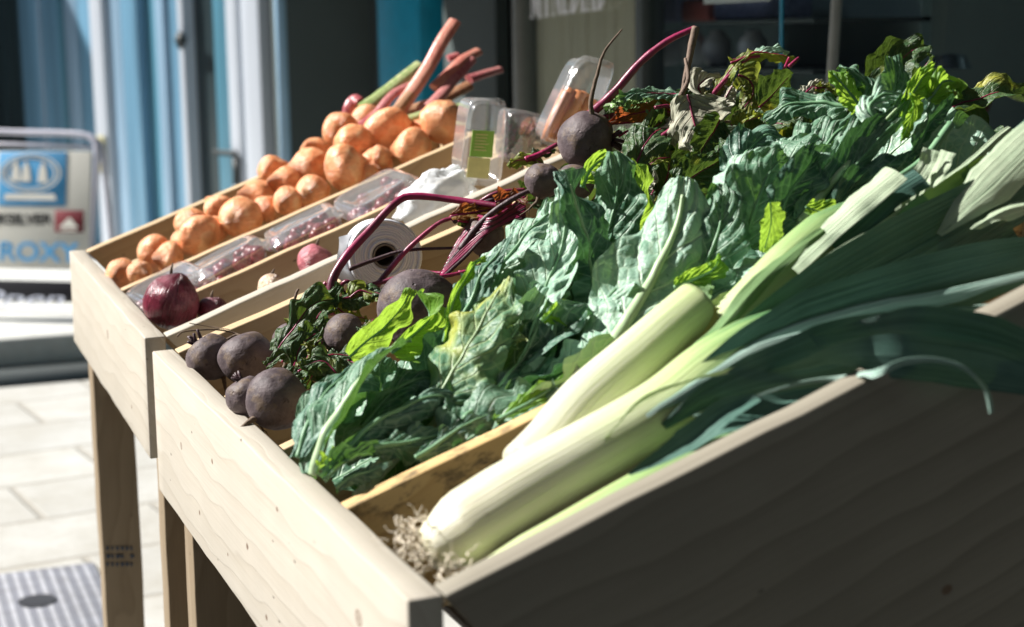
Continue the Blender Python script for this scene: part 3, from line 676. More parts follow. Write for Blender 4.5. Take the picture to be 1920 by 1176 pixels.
def leg(e, x0, x1, y0, y1, ztop, mt=W_leg):
    board('leg', ztop-GZ0, x1-x0, y1-y0, frame(ZA, XA, YA, (x0, y0, GZ0)), mt, e, seed=x0*9)
# legs measured on the photograph
leg(e2_, .0205, K(263, 1000, 1.50).x, 1.50, 1.545, -.06)
leg(e2_, .0235, .09, .962, 1.0, -.05)
leg(e1, .0235, .115, .795, .8405, -.075)
leg(e1, .03, .12, .05, .095, -.075); leg(e1, .49, .57, .05, .095, .0); leg(e1, .49, .57, .75, .80, .0); leg(e2_, .42, .48, .9, .95, .0); leg(e2_, .42, .48, 1.48, 1.53, .0)
board('rail', U1-.06, .05, .02, frame(YA, ZA, XA, (.026, .03, -.1702)), W_leg, e1)
board('rail', .6, .05, .02, Rb2 @ frame(YA, ZA, XA, (.026, .03, -.150)), W_leg, e2_)
# timber stamp on the far leg
mb = MB(); lx = K(186, 1000, 1.36)
for r_ in range(3):
    for k in range(6):
        if rnd.random() < .85:
            q = K(200+k*9, 1032+r_*15, 1.4990); s1 = mpp(q); mb.box((q.x, 1.4985, q.z), (q.x+rnd.uniform(3, 7)*s1, 1.4997, q.z+7*s1))
mb.build('timber_stamp', plain('stamp_ink', (.03, .05, .09), .7), e2_, False)

# ------------------------------------------------------------------ leaves
def leaf(name, mid, half, mt, parent=None, n=(-.25, -.55, .8), fl=.15, fr=.15, cl=.5, cr=.5, ruf=.006, rfreq=5, puff=.0022, crinkle=.006, seed=0,
         nu=64, nv=26, shape='ovate', tipw=.0, rib=.0022, ribmat=None, twist=0., halfm=False, edge=.16, n_lat=6, vk=2.4):
    P_, L_ = spline(mid, nu); N0 = Vector(n).normalized(); V = []; uvs = []; ms = []
    s0 = mpp(P_[nu//2]); W_ = half if halfm else half*s0
    mids = []
    js = np.linspace(-1, 1, 2*nv+1)
    for i in range(nu):
        t = i/(nu-1); T = (P_[min(i+1, nu-1)]-P_[max(i-1, 0)]).normalized()
        Nn = (N0-T*N0.dot(T)).normalized(); Nn = Matrix.Rotation(twist*(t-.3), 3, T) @ Nn; S = T.cross(Nn).normalized()
        if shape == 'ovate': wv = (math.sin(math.pi*min(1, (t*.86+.10))**.85)**.62)*(1 if t < .93 else 1)
        elif shape == 'strap': wv = min(1, .14+t*2.1)*(1-.55*max(0, (t-.6)/.4)**2)
        elif shape == 'strapcut': wv = .85+.15*t
        elif shape == 'taper': wv = (1-t)**.55*min(1, .4+t*3)
        elif shape == 'lance': wv = math.sin(math.pi*min(1, t*.96+.02))**.8
        wv = max(wv, .03)
        for j, s in enumerate(js):
            sg = 1 if s >= 0 else -1; a_ = abs(s)
            fold, curl = (fr, cr) if sg > 0 else (fl, cl)
            marg = 1+edge*(noise.noise(Vector((t*4+seed*3.1, sg*4+seed, 0)))+.22*noise.noise(Vector((t*13+seed, sg*9, 3))))*a_
            w_ = W_*wv*marg
            # arc: angle goes from fold to fold+curl
            if abs(curl) < 1e-3: dx = a_*math.cos(fold); dz = a_*math.sin(fold)
            else: dx = (math.sin(fold+curl*a_)-math.sin(fold))/curl; dz = -(math.cos(fold+curl*a_)-math.cos(fold))/curl
            p = P_[i] + S*(sg*dx*w_) + Nn*(dz*w_)
            # ruffled margin, blistered surface
            rr = ruf*a_**2.2*(.5*math.sin(t*rfreq*4.1+seed+sg*1.3)+1.5*noise.noise(Vector((t*rfreq*1.3, sg*3.3+seed, 7)))+.5*noise.noise(Vector((t*rfreq*3.6, sg*3.3+seed, 2))))
            q = Vector((t*L_*22+seed*7.7, s*W_*22, seed*1.3))
            cr_ = 1.4*crinkle*(1.3*noise.noise(q*.8)+.7*(.35-abs(noise.noise(q*1.2+Vector((5, 1, 2))))*1.6)+.26*noise.noise(q*2.3)+.16*(.3-abs(noise.noise(q*3.7)))+.06*noise.noise(q*5))*min(1, .45+a_)
            lat = t*n_lat - a_*vk
            pf_ = puff*(abs(math.sin(math.pi*(lat+.5)))**.6)*min(1, a_*3)*(1-.3*a_)
            p = p + Nn*(rr+cr_+pf_) + S*(sg*rr*.4) + T*(crinkle*.7*noise.noise(q+Vector((9, 9, 9)))*a_)
            V.append(p); uvs.append((s*.5+.5, t)); ms.append((s*W_+seed*.37, t*L_+seed*.21))
        mids.append(V[-1-nv]+Nn*rib*.35)
    nc = 2*nv+1
    Fs = [(i*nc+j, i*nc+j+1, (i+1)*nc+j+1, (i+1)*nc+j) for i in range(nu-1) for j in range(nc-1)]
    mi = [0]*len(Fs)
    if rib > 0:
        mb = MB(); mb.tube(mids[:int(nu*.92)], [max(.0005, rib*(1-.85*i/nu)) for i in range(int(nu*.92))], 8)
        b0 = len(V); V += mb.v; Fs += [[b0+k for k in f] for f in mb.f]; mi += [1]*len(mb.f)
        uvs += [(.5, .5)]*len(mb.v); ms += [(.5, .5)]*len(mb.v)
    me = bpy.data.meshes.new(name); me.from_pydata([tuple(v) for v in V], [], Fs); me.polygons.foreach_set('material_index', mi)
    li = np.empty(len(me.loops), dtype=np.int32); me.loops.foreach_get('vertex_index', li)
    for nm, arr in (('leaf', uvs), ('metres', ms)):
        l_ = me.uv_layers.new(name=nm); A_ = np.array(arr, dtype=np.float32)[li]; l_.data.foreach_set('uv', A_.ravel())
    me.update()
    return link(name, me, [mt, ribmat or M_ribd], parent)

def KK(*pts): return [K(*p) for p in pts]
BACK = (.35, -.9, .15)      # blade seen from behind, the sun shining through
FLAT = (-.3, -.25, .9)
# --- bunches of spring greens: the leaves the photo shows, then smaller ones filling beneath
def bunch(loc, label, specs, fill=()):
    e = empty('spring_greens', loc, label, 'greens', 'bunches of spring greens')
    for i, s in enumerate(specs):
        pts, half, mt = s[0], s[1], s[2]; kw = dict(s[3]) if len(s) > 3 else {}
        kw.setdefault('seed', i*1.7+loc[0]*9+loc[1]*3)
        leaf('leaf', KK(*pts), half, mt, e, **kw)
    r_ = random.Random(int(loc[0]*1000)+5)
    for (x0, x1, y0, y1, h0, h1, cnt) in fill:
        for k in range(cnt):
            x = r_.uniform(x0, x1); y = r_.uniform(y0, y1); z = (x-.022)*math.tan(S1)+r_.uniform(h0, h1); a_ = r_.uniform(-.8, .8); L_ = r_.uniform(.07, .12)
            d = Vector((math.cos(a_), math.sin(a_), math.tan(S1)+r_.uniform(-.1, .5))).normalized(); p = Vector((x, y, z))
            q = p+d*L_+Vector((0, 0, -.02 if r_.random() < .5 else .015)); md = p+d*L_*.55+Vector((0, 0, .012))
            if q.y > .80: q.y = .80
            if q.y < .03: q.y = .03
            leaf('leaf', [p, md, q], r_.uniform(.026, .042), r_.choice([M_kale, M_kale2, M_kale, M_kpale]), e, n=(r_.uniform(-.8, .3), r_.uniform(-.9, .2), .9), fl=r_.uniform(-.3, .6), fr=r_.uniform(-.3, .6),
                 cl=r_.uniform(-.6, 1.2), cr=r_.uniform(-.6, 1.2), ruf=.006, seed=k*3.3+x*10, nu=36, nv=14, halfm=True, rib=.0009)
    return e
bunch((.10, .30, -.03), 'bunch of crinkled blue green leaves in the front corner beside the beetroots', [
 ([(592, 890, .285), (622, 805, .29), (665, 730, .30), (715, 675, .315), (765, 640, .33)], 78, M_kale, dict(fl=-.15, fr=.75, cl=-.9, cr=.9, ruf=.005, rib=.005, ribmat=M_rib, crinkle=.009)),
 ([(560, 860, .30), (580, 790, .31), (620, 730, .33), (680, 690, .35)], 42, M_kale2, dict(fl=-.3, fr=.3, cl=-.6, cr=.4, crinkle=.008)),
 ([(655, 668, .40), (700, 630, .40), (745, 585, .405), (770, 540, .41)], 34, M_kback, dict(n=BACK, fl=.1, fr=.1, cl=.3, cr=-.3, ruf=.004, rib=.0012, puff=.001)),
 ([(735, 660, .37), (775, 625, .38), (800, 590, .385), (780, 548, .39)], 42, M_kback, dict(n=(.7, -.6, .4), fl=.5, fr=.2, cl=.8, cr=.3, seed=5.)),
 ([(640, 860, .262), (690, 800, .265), (760, 765, .27), (830, 752, .275), (882, 790, .275)], 56, M_kale2, dict(n=(-.3, -.6, .8), fl=-.4, fr=-.5, cl=-.9, cr=-1.0, ruf=.006, crinkle=.009)),
 ([(680, 800, .30), (740, 740, .305), (790, 720, .31), (850, 730, .32)], 48, M_kale2, dict(fl=-.2, fr=-.1, cl=-.6, cr=-.6, crinkle=.008)),
 ([(612, 905, .245), (650, 868, .245), (700, 850, .25), (740, 852, .25)], 26, M_kale, dict(fl=.5, fr=.5, cl=.8, cr=.8, ruf=.005, seed=3.)),
 ([(630, 915, .235), (665, 895, .235), (700, 885, .235), (735, 865, .235)], 22, M_kale2, dict(fl=-.2, fr=-.2, cl=-1.2, cr=-1., ruf=.004)),
 ([(600, 880, .25), (625, 865, .25), (650, 862, .25)], 18, M_kback, dict(fl=.6, fr=.6, cl=.8, cr=.8)),
 ([(700, 840, .25), (760, 830, .25), (820, 820, .25), (860, 830, .25)], 34, M_kale, dict(fl=-.1, fr=-.4, cl=-.8, cr=-1., seed=8.)),
], [(.03, .2, .25, .41, -.06, -.01, 22)])
bunch((.30, .32, .05), 'bunch of crinkled pale greens with a yellow patch, middle of the greens compartment', [
 ([(822, 745, .28), (862, 680, .29), (905, 600, .30), (945, 520, .32)], 82, M_kyel, dict(fl=-.1, fr=.1, cl=-.7, cr=-.6, ruf=.009, crinkle=.010, n_lat=5, rib=.0012, ribmat=M_rib)),
 ([(870, 790, .25), (930, 720, .265), (985, 650, .28), (1020, 585, .30)], 74, M_kale, dict(fl=.1, fr=-.1, cl=-.6, cr=-.8, ruf=.009, crinkle=.013)),
 ([(960, 800, .24), (1010, 745, .245), (1065, 700, .25), (1120, 650, .26)], 50, M_kale, dict(fl=-.1, fr=-.3, cl=-.8, cr=-.9, ruf=.009, crinkle=.011)),
 ([(930, 790, .236), (990, 760, .236), (1050, 720, .236), (1095, 700, .238)], 26, M_kback, dict(n=(-.1, -.7, .7), fl=-.2, fr=-.1, cl=-.5, cr=-.5, ruf=.006)),
 ([(1010, 600, .29), (1035, 580, .29), (1060, 570, .29)], 20, M_kback, dict(n=BACK)),
 ([(935, 660, .285), (960, 630, .285), (975, 600, .285)], 20, M_kyel, dict(n=(0, -.9, .4))),
 ([(985, 680, .30), (1040, 640, .30), (1085, 610, .30), (1120, 600, .30)], 46, M_kale, dict(fl=.2, fr=-.3, cl=.6, cr=-1.0, ruf=.009, crinkle=.012)),
 ([(960, 640, .33), (1000, 590, .33), (1030, 560, .335), (1085, 540, .34)], 44, M_kpale, dict(fl=.1, fr=.1, cl=-.9, cr=-.9, ruf=.009, crinkle=.011)),
 ([(850, 640, .36), (880, 570, .365), (910, 500, .37), (955, 450, .38)], 46, M_kale2, dict(fl=-.2, fr=.2, cl=-.5, cr=.5, ruf=.007, crinkle=.01)),
 ([(830, 640, .35), (850, 560, .35), (885, 500, .36), (910, 480, .37)], 12, M_kback, dict(n=(.1, -.9, .3), fl=.2, fr=0, cl=.3, cr=.2)),
 ([(900, 560, .38), (950, 490, .39), (1000, 430, .40), (1040, 380, .41)], 62, M_kpale, dict(fl=-.1, fr=.1, cl=-.8, cr=-.6, ruf=.009, crinkle=.012)),
 ([(985, 620, .34), (1030, 530, .345), (1055, 450, .355), (1060, 380, .37)], 66, M_kpale, dict(fl=.1, fr=.2, cl=-.6, cr=.7, ruf=.008, crinkle=.012)),
 ([(1020, 560, .36), (1050, 500, .36), (1085, 470, .36), (1140, 440, .36)], 44, M_kale, dict(fl=.1, fr=-.2, cl=-.6, cr=-.9, ruf=.008, crinkle=.010)),
 ([(780, 860, .236), (840, 820, .236), (890, 790, .236), (930, 775, .236)], 22, M_kale2, dict(fl=-.3, fr=-.3, cl=-1, cr=-1)),
 ([(760, 800, .29), (820, 740, .295), (850, 690, .30), (870, 640, .31)], 42, M_kale, dict(fl=-.1, fr=-.1, cl=-.8, cr=-.8, crinkle=.01)),
], [(.15, .42, .24, .42, -.06, .0, 26)])
bunch((.38, .33, .10), 'upright bunch of broad greens with one dark folded leaf rising beside the round beetroots', [
 ([(1115, 590, .33), (1098, 500, .34), (1080, 400, .345), (1068, 320, .35)], 60, M_kale2, dict(n=(.55, -.75, .35), fl=.3, fr=.3, cl=-.5, cr=-.6, ruf=.006, crinkle=.009, rib=.003, ribmat=M_rib)),
 ([(1120, 520, .35), (1140, 430, .36), (1158, 350, .365), (1150, 286, .37)], 60, M_kale, dict(n=(-.4, -.7, .55), fl=.0, fr=.3, cl=-.5, cr=-.6, ruf=.007, crinkle=.009)),
 ([(1090, 350, .385), (1110, 318, .385), (1135, 298, .385), (1165, 300, .385)], 22, M_kback, dict(n=BACK, fl=0, fr=0, cl=.4, cr=.3)),
 ([(1150, 470, .38), (1190, 400, .38), (1200, 340, .385), (1180, 300, .39)], 40, M_kback, dict(n=(.5, -.8, .3), fl=.2, fr=.1, cl=.4, cr=.3)),
 ([(1010, 470, .39), (1040, 400, .40), (1060, 350, .405), (1050, 320, .41)], 30, M_kpale, dict(fl=-.2, fr=.2, cl=-.6, cr=.5)),
], [(.3, .5, .27, .42, -.04, .02, 8)])
bunch((.36, .27, .07), 'huge pale leaf with thick white midrib and broad neighbours behind the cut leek', [
 ([(1138, 668, .235), (1175, 610, .245), (1225, 520, .26), (1268, 430, .275), (1285, 335, .29)], 104, M_kpale, dict(n=(-.35, -.7, .6), fl=-.05, fr=-.05, cl=-.45, cr=-.35, ruf=.007, rfreq=3, crinkle=.007, rib=.0060, ribmat=M_rib, n_lat=5, puff=.003)),
 ([(1115, 640, .265), (1130, 580, .27), (1160, 540, .275), (1200, 520, .28)], 42, M_kpale, dict(fl=-.3, fr=.2, cl=-1.0, cr=.2)),
 ([(1290, 560, .25), (1325, 490, .255), (1350, 420, .265), (1355, 345, .275)], 64, M_kale, dict(n=(-.2, -.75, .6), fl=.1, fr=.1, cl=-.5, cr=-.6, ruf=.007, crinkle=.008)),
 ([(1265, 540, .245), (1300, 525, .245), (1335, 505, .245), (1350, 480, .245)], 26, M_kback, dict(n=BACK, fl=.2, fr=.2, cl=.3, cr=.5)),
 ([(1395, 460, .26), (1415, 395, .265), (1440, 330, .27), (1475, 285, .28)], 72, M_kale, dict(n=(-.25, -.75, .6), fl=.3, fr=.0, cl=-.5, cr=-.8, ruf=.007, crinkle=.009)),
 ([(1330, 420, .29), (1360, 360, .295), (1400, 310, .30), (1450, 285, .31)], 48, M_kpale, dict(fl=.1, fr=.1, cl=-.6, cr=-.6, crinkle=.009)),
 ([(1442, 380, .232), (1445, 415, .23), (1440, 445, .228), (1432, 474, .226)], 32, M_kback, dict(n=BACK, fl=.05, fr=.05, cl=.2, cr=.2, ruf=.002, rib=.0008, crinkle=.003, puff=.0008, edge=.35)),
 ([(1512, 388, .225), (1535, 395, .225), (1558, 398, .225), (1580, 410, .225)], 20, M_kback, dict(n=BACK, fl=.1, fr=.1, cl=.2, cr=.2, ruf=.003, rib=.0008, edge=.35)),
 ([(1460, 430, .25), (1480, 370, .255), (1510, 320, .26), (1530, 280, .27)], 50, M_kale2, dict(n=(.4, -.8, .4), fl=.2, fr=.2, cl=-.5, cr=.5)),
], [(.35, .54, .24, .42, -.05, .01, 18)])
bunch((.55, .30, .15), 'tall heap of folded blue green leaves at the top right above the leeks', [
 ([(1480, 400, .27), (1545, 330, .275), (1600, 260, .285), (1650, 200, .29)], 46, M_kale, dict(n=(-.5, -.6, .6), fl=.4, fr=-.1, cl=.4, cr=-1.0, ruf=.005, rib=.004, ribmat=M_rib)),
 ([(1500, 420, .25), (1555, 350, .255), (1610, 285, .26), (1665, 220, .265), (1700, 190, .27)], 34, M_kale2, dict(n=(-.4, -.7, .6), fl=.6, fr=-.4, cl=.3, cr=-1.2, ruf=.005, rib=.004, ribmat=M_rib)),
 ([(1545, 400, .245), (1590, 330, .25), (1640, 270, .255), (1690, 215, .26)], 30, M_kale, dict(n=(-.5, -.6, .7), fl=.2, fr=-.8, cl=-.3, cr=-1.2, ruf=.004)),
 ([(1470, 320, .33), (1500, 280, .335), (1540, 240, .34), (1590, 215, .35)], 46, M_kale, dict(fl=-.1, fr=-.1, cl=-.7, cr=-.7, ruf=.006, crinkle=.008)),
 ([(1590, 200, .34), (1530, 195, .36), (1480, 198, .37), (1435, 225, .38)], 34, M_kale, dict(n=(-.2, -.6, .8), fl=-.1, fr=-.1, cl=-.8, cr=-.5, ruf=.006, crinkle=.008)),
 ([(1620, 215, .33), (1590, 175, .335), (1570, 148, .34), (1560, 130, .345)], 38, M_kback, dict(n=(.1, -.9, .4), fl=.2, fr=.2, cl=-.5, cr=-.5, ruf=.006)),
 ([(1600, 200, .335), (1625, 165, .34), (1600, 135, .345), (1575, 122, .35)], 30, M_kale, dict(n=(-.3, -.7, .6), fl=.1, fr=.2, cl=-.6, cr=-.6)),
 ([(1640, 260, .29), (1665, 200, .295), (1680, 150, .30), (1672, 108, .305)], 36, M_kale, dict(n=(-.4, -.8, .4), fl=.3, fr=.3, cl=-.6, cr=-.6, ruf=.005, crinkle=.008)),
 ([(1650, 230, .28), (1630, 200, .285), (1655, 175, .29), (1690, 180, .29)], 30, M_kpale, dict(n=(-.4, -.6, .7), fl=.3, fr=.3, cl=-.9, cr=-.9, ruf=.006)),
 ([(1690, 230, .27), (1705, 185, .27), (1725, 150, .275), (1745, 130, .28)], 28, M_kback, dict(n=(.3, -.9, .3), fl=.2, fr=.2, cl=.5, cr=.5, ruf=.005)),
 ([(1705, 175, .26), (1712, 205, .258), (1705, 235, .255), (1688, 265, .25)], 20, M_kback, dict(n=BACK, fl=.1, fr=.1, cl=.3, cr=.3, ruf=.003, rib=.0008, edge=.4)),
 ([(1735, 190, .27), (1760, 160, .27), (1785, 162, .27), (1790, 190, .265)], 24, M_kback, dict(n=(.2, -.8, .5), fl=.1, fr=.1, cl=-.8, cr=-.6)),
 ([(1700, 300, .27), (1730, 240, .275), (1760, 200, .28), (1775, 160, .28)], 44, M_kale2, dict(n=(.7, -.6, .3), fl=.2, fr=.2, cl=-.6, cr=-.6)),
 ([(1560, 420, .24), (1600, 360, .245), (1680, 330, .25), (1740, 290, .26)], 44, M_kale2, dict(n=(.5, -.7, .4), fl=.1, fr=.2, cl=-.4, cr=.4)),
 ([(1375, 330, .36), (1400, 285, .365), (1435, 255, .37), (1470, 265, .37)], 44, M_kale2, dict(n=(-.1, -.8, .5), fl=.2, fr=.3, cl=-.4, cr=-.9)),
 ([(1440, 320, .34), (1470, 290, .34), (1500, 270, .345), (1545, 280, .35)], 30, M_kpale, dict(fl=.1, fr=.1, cl=-.9, cr=-.9, ruf=.007, crinkle=.01)),
 ([(1500, 350, .31), (1540, 290, .315), (1570, 250, .32), (1620, 230, .33)], 46, M_kale, dict(fl=.2, fr=-.2, cl=.4, cr=-.8)),
], [(.44, .53, .26, .42, -.04, .0, 10)])
# long stalk trailing from the heap
mb = MB(); P_, _ = spline(KK((1590, 395, .24), (1610, 362, .238), (1660, 345, .235), (1730, 300, .235), (1783, 232, .24)), 30); mb.tube(P_, [.002+.0015*(i/29) for i in range(30)], 8)
tag(mb.build('greens_stalk', M_ribd), 'long thin green stalk with a pale cut end trailing right of the leafy heap', 'stalk')

# ------------------------------------------------------------------ leeks
def shank(name, pts, radii, parent, v0=0., v1=1., squash=None, seg=28, nn=50, seed=0):
    P_, L_ = spline(pts, nn); m_ = len(radii)
    rr = []
    for i in range(nn):
        f = i/(nn-1)*(m_-1); k = min(int(f), m_-2); rr.append(radii[k]+(radii[k+1]-radii[k])*(f-k))
    mb = MB(); mb.tube(P_, rr, seg)
    me = mb.mesh(name); li = np.empty(len(me.loops), dtype=np.int32); me.loops.foreach_get('vertex_index', li)
    arr = np.array([((i % seg)/seg*2 if (i % seg) <= seg/2 else 2-(i % seg)/seg*2, v0+(v1-v0)*(i//seg)/(nn-1)) for i in range(nn*seg)], dtype=np.float32)
    arr[:, 0] += seed
    l_ = me.uv_layers.new(name='leaf'); l_.data.foreach_set('uv', arr[li].ravel())
    return link(name, me, M_leek, parent), P_
def rootlets(base, ax, parent, n=90, spread=.03, seed=1, L=.03):
    r_ = random.Random(seed); mb = MB(); ax = Vector(ax).normalized()
    for i in range(n):
        o = base + Vector([r_.gauss(0, .007) for _ in range(3)]); d = (ax*r_.uniform(.1, 1)+Vector([r_.gauss(0, .8) for _ in range(3)])).normalized()
        pts = [o]; 
        for k in range(6): d = (d+Vector([r_.gauss(0, .55) for _ in range(3)])).normalized(); pts.append(pts[-1]+d*L/6)
        P_, _ = spline(pts, 12); mb.tube(P_, [.00055*(1-.6*i/12) for i in range(12)], 5)
    mb.build('roots', M_root, parent)
# big leek nearest the camera
b0 = K(822, 1012, .105); e = empty('leek', b0, 'thick white leek lying nearest the camera with its roots on the front board', 'leek', 'leeks in the near compartment')
pts = KK((800, 1032, .102), (822, 1021, .102), (900, 976, .102), (985, 924, .102), (1110, 852, .104), (1240, 774, .107), (1330, 705, .11), (1430, 640, .11), (1540, 580, .11))
shank('shank', pts, [.013, .0255, .0262, .0252, .0242, .0232, .023, .023, .0235, .021, .015, .008], e, 0, 1.15, seed=0)
rootlets(K(782, 1012, .11), (-.6, .1, .1), e, 95, seed=4, L=.014); rootlets(K(800, 1050, .095), (-.4, -.1, -.1), e, 45, seed=6, L=.011)
def strap(pts, half, mt, e, **kw):
    kw.setdefault('shape', 'strap'); kw.setdefault('ruf', .0012); kw.setdefault('crinkle', .0010); kw.setdefault('puff', 0); kw.setdefault('edge', .05); kw.setdefault('rib', 0); kw.setdefault('nv', 14)
    return leaf('leaf', KK(*pts), half, mt, e, **kw)
UPN = (-.25, -.35, .9)
# outer pale sheaths wrapping the end of the shank
DK = (.2, -.93, .30)
strap([(1130, 838, .112), (1250, 742, .12), (1370, 640, .125), (1480, 545, .13), (1590, 470, .14), (1700, 398, .16), (1800, 320, .19), (1895, 238, .22)], 15, M_strapl, e, n=(-.5, -.2, .8), fl=.2, fr=-1.0, cl=.3, cr=-.6, seed=1.2, edge=.2)
strap([(1130, 825, .12), (1250, 720, .13), (1350, 615, .14), (1440, 515, .15), (1545, 430, .16)], 18, M_strapg, e, n=(-.5, -.3, .8), fl=.1, fr=-.7, cl=.3, cr=-.6, seed=2.1)
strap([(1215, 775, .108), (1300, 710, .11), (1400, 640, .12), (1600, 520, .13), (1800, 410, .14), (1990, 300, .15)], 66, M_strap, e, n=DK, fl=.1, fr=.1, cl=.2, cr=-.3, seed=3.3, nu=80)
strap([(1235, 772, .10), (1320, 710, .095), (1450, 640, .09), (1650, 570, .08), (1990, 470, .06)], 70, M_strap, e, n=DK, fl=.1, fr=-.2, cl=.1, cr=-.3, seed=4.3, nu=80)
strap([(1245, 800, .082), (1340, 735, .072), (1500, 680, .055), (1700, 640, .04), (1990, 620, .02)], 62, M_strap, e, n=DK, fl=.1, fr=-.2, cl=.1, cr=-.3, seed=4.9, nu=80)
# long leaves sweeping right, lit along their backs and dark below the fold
strap([(1150, 815, .09), (1330, 700, .082), (1430, 640, .075), (1560, 612, .065), (1720, 588, .05), (1960, 556, .03)], 40, M_straplit, e, n=(-.4, .1, .9), fl=-.15, fr=-.9, cl=-.3, cr=-.9, seed=5.2, nu=80)
strap([(1180, 800, .09), (1420, 640, .088), (1600, 575, .082), (1740, 548, .07), (1960, 500, .05)], 30, M_straplit, e, n=(-.45, .2, .9), fl=-.1, fr=-.8, cl=-.3, cr=-.8, seed=6.1, nu=80)
strap([(1190, 790, .10), (1340, 680, .10), (1430, 615, .10), (1540, 565, .10), (1640, 542, .10), (1700, 560, .10)], 22, M_straplit, e, n=(-.3, -.1, 1), fl=-.2, fr=-.9, cl=-.3, cr=-.6, seed=7.1)
strap([(1740, 600, .04), (1830, 588, .035), (1900, 570, .03), (1990, 560, .025)], 22, M_straplit, e, n=(-.45, .1, .9), fl=-.1, fr=-.8, cl=-.3, cr=-.8, seed=6.8)
strap([(1130, 830, .085), (1210, 745, .078), (1300, 712, .072), (1450, 678, .065), (1630, 657, .06)], 7, M_strapl, e, n=(.2, -.8, -.45), fl=0, fr=0, cl=.3, cr=.3, seed=8.4, shape='taper', edge=.02)
strap([(1300, 780, .07), (1480, 720, .05), (1590, 702, .03), (1645, 690, -.035), (1705, 671, -.04), (1765, 672, -.045), (1812, 692, -.05), (1846, 728, -.052), (1858, 775, -.054)], 13, M_straplit, e, n=(-.1, -.2, 1), fl=-.3, fr=-.9, cl=-.4, cr=-.8, seed=9.1, nu=90)
strap([(1440, 700, .06), (1580, 668, .02), (1700, 672, -.008), (1840, 690, -.02), (1990, 730, -.03)], 46, M_strap, e, n=(.25, -.96, .0), fl=.1, fr=-.2, cl=.1, cr=-.3, seed=11.7)
strap([(1500, 640, .06), (1700, 620, .01), (1850, 640, -.01), (2000, 690, -.02)], 50, M_strap, e, n=(.25, -.96, .0), fl=.1, fr=-.2, cl=.1, cr=-.3, seed=12.7)
for k, (a_, b_, c_) in enumerate([((1250, 810, .15), (1420, 690, .15), (1640, 560, .15)), ((1230, 880, .13), (1420, 750, .12), (1700, 600, .10)), ((1400, 640, .19), (1600, 520, .19), (1850, 390, .19)), ((1400, 700, .15), (1650, 560, .15), (1900, 430, .15)), ((1500, 580, .18), (1750, 440, .18), (2000, 320, .18))]):
    strap([a_, b_, c_], 60, M_strap, e, n=DK, fl=.1, fr=.1, cl=.2, cr=.2, seed=20+k)
# cut leek behind it
b1 = K(1310, 575, .185); e = empty('leek', K(1000, 860, .15), 'pale green leek shank cut off square, lying behind the big white leek', 'leek', 'leeks in the near compartment')
pts = KK((985, 880, .13), (1030, 835, .14), (1100, 755, .155), (1200, 668, .165), (1270, 606, .172), (1310, 572, .176))
_, P_ = shank('shank', pts, [.019, .0195, .020, .0195, .019, .0185], e, .18, .70, seed=3.1)
strap([(1200, 640, .19), (1260, 590, .192), (1310, 552, .195), (1335, 568, .19)], 14, M_strapl, e, n=(-.3, -.3, .9), fl=-.5, fr=-.5, cl=-1.2, cr=-1.2, seed=3., edge=.3)
strap([(1280, 640, .16), (1310, 615, .16), (1335, 598, .158), (1340, 575, .158)], 20, M_strapy, e, n=(-.1, -.7, .6), fl=-.2, fr=-.3, cl=-.8, cr=-.8, seed=4., edge=.35, ruf=.003)
strap([(1290, 600, .18), (1315, 560, .182), (1330, 535, .184)], 18, M_strapg, e, n=(-.4, -.6, .6), fl=.1, fr=.1, cl=-1, cr=-1, seed=5., edge=.3, ruf=.003)
strap([(1262, 622, .172), (1298, 590, .172), (1322, 566, .172)], 16, M_strapl, e, n=(.3, -.8, .5), fl=-.5, fr=-.6, cl=-1.1, cr=-1.1, seed=7., edge=.4, shape='strapcut')
strap([(1258, 640, .165), (1295, 612, .165), (1326, 588, .165)], 14, M_strapy, e, n=(.4, -.8, .2), fl=-.5, fr=-.6, cl=-1., cr=-1., seed=8., edge=.5, shape='strapcut')
# shorter yellow green leek low beside the side board
e = empty('leek', K(905, 1030, .05), 'yellow green leek half hidden low between the white leek and the near side board', 'leek', 'leeks in the near compartment')
shank('shank', KK((885, 1112, .062), (930, 1085, .062), (1050, 1020, .062), (1180, 946, .062), (1330, 862, .062), (1450, 800, .062)), [.012, .0165, .017, .017, .014, .006], e, .62, 1.0, seed=5.)
rootlets(K(870, 1090, .06), (-.6, 0, -.1), e, 30, seed=16, L=.02)
strap([(1180, 890, .05), (1290, 830, .05), (1360, 775, .05), (1420, 745, .05)], 30, M_strap, e, n=(-.2, -.6, .8), fl=.5, fr=.3, cl=.3, cr=.3, seed=6.6)
strap([(1250, 870, .06), (1340, 800, .06), (1450, 760, .06), (1600, 700, .06)], 40, M_strap, e, n=(-.1, -.6, .8), fl=.2, fr=.1, cl=.3, cr=.3, seed=6.9)
# leek tops higher up the compartment
e = empty('leek', K(1560, 440, .17), 'leek with blunt cut pale blue leaves leaning at the upper right of the compartment', 'leek', 'leeks in the near compartment')
shank('shank', KK((1330, 640, .17), (1400, 570, .175), (1480, 490, .18), (1560, 420, .185), (1620, 380, .185)), [.014, .015, .016, .015, .005], e, .6, 1., seed=7.)
strap([(1480, 500, .165), (1560, 425, .165), (1620, 370, .165), (1680, 320, .165)], 30, M_strapl, e, n=(-.35, -.5, .8), fl=-.1, fr=.0, cl=-.4, cr=-.3, seed=2.6, shape='strapcut')
strap([(1560, 460, .165), (1610, 428, .165), (1670, 370, .168), (1730, 330, .17)], 24, M_strap, e, n=(-.1, -.7, .7), fl=.1, fr=.1, cl=-.5, cr=-.5, seed=2.9, shape='strapcut')
strap([(1690, 400, .18), (1710, 350, .18), (1735, 310, .18), (1745, 280, .18)], 16, M_strapl, e, n=(-.4, -.8, .4), fl=.4, fr=.4, cl=-.3, cr=-.3, seed=3.9, shape='strapcut')
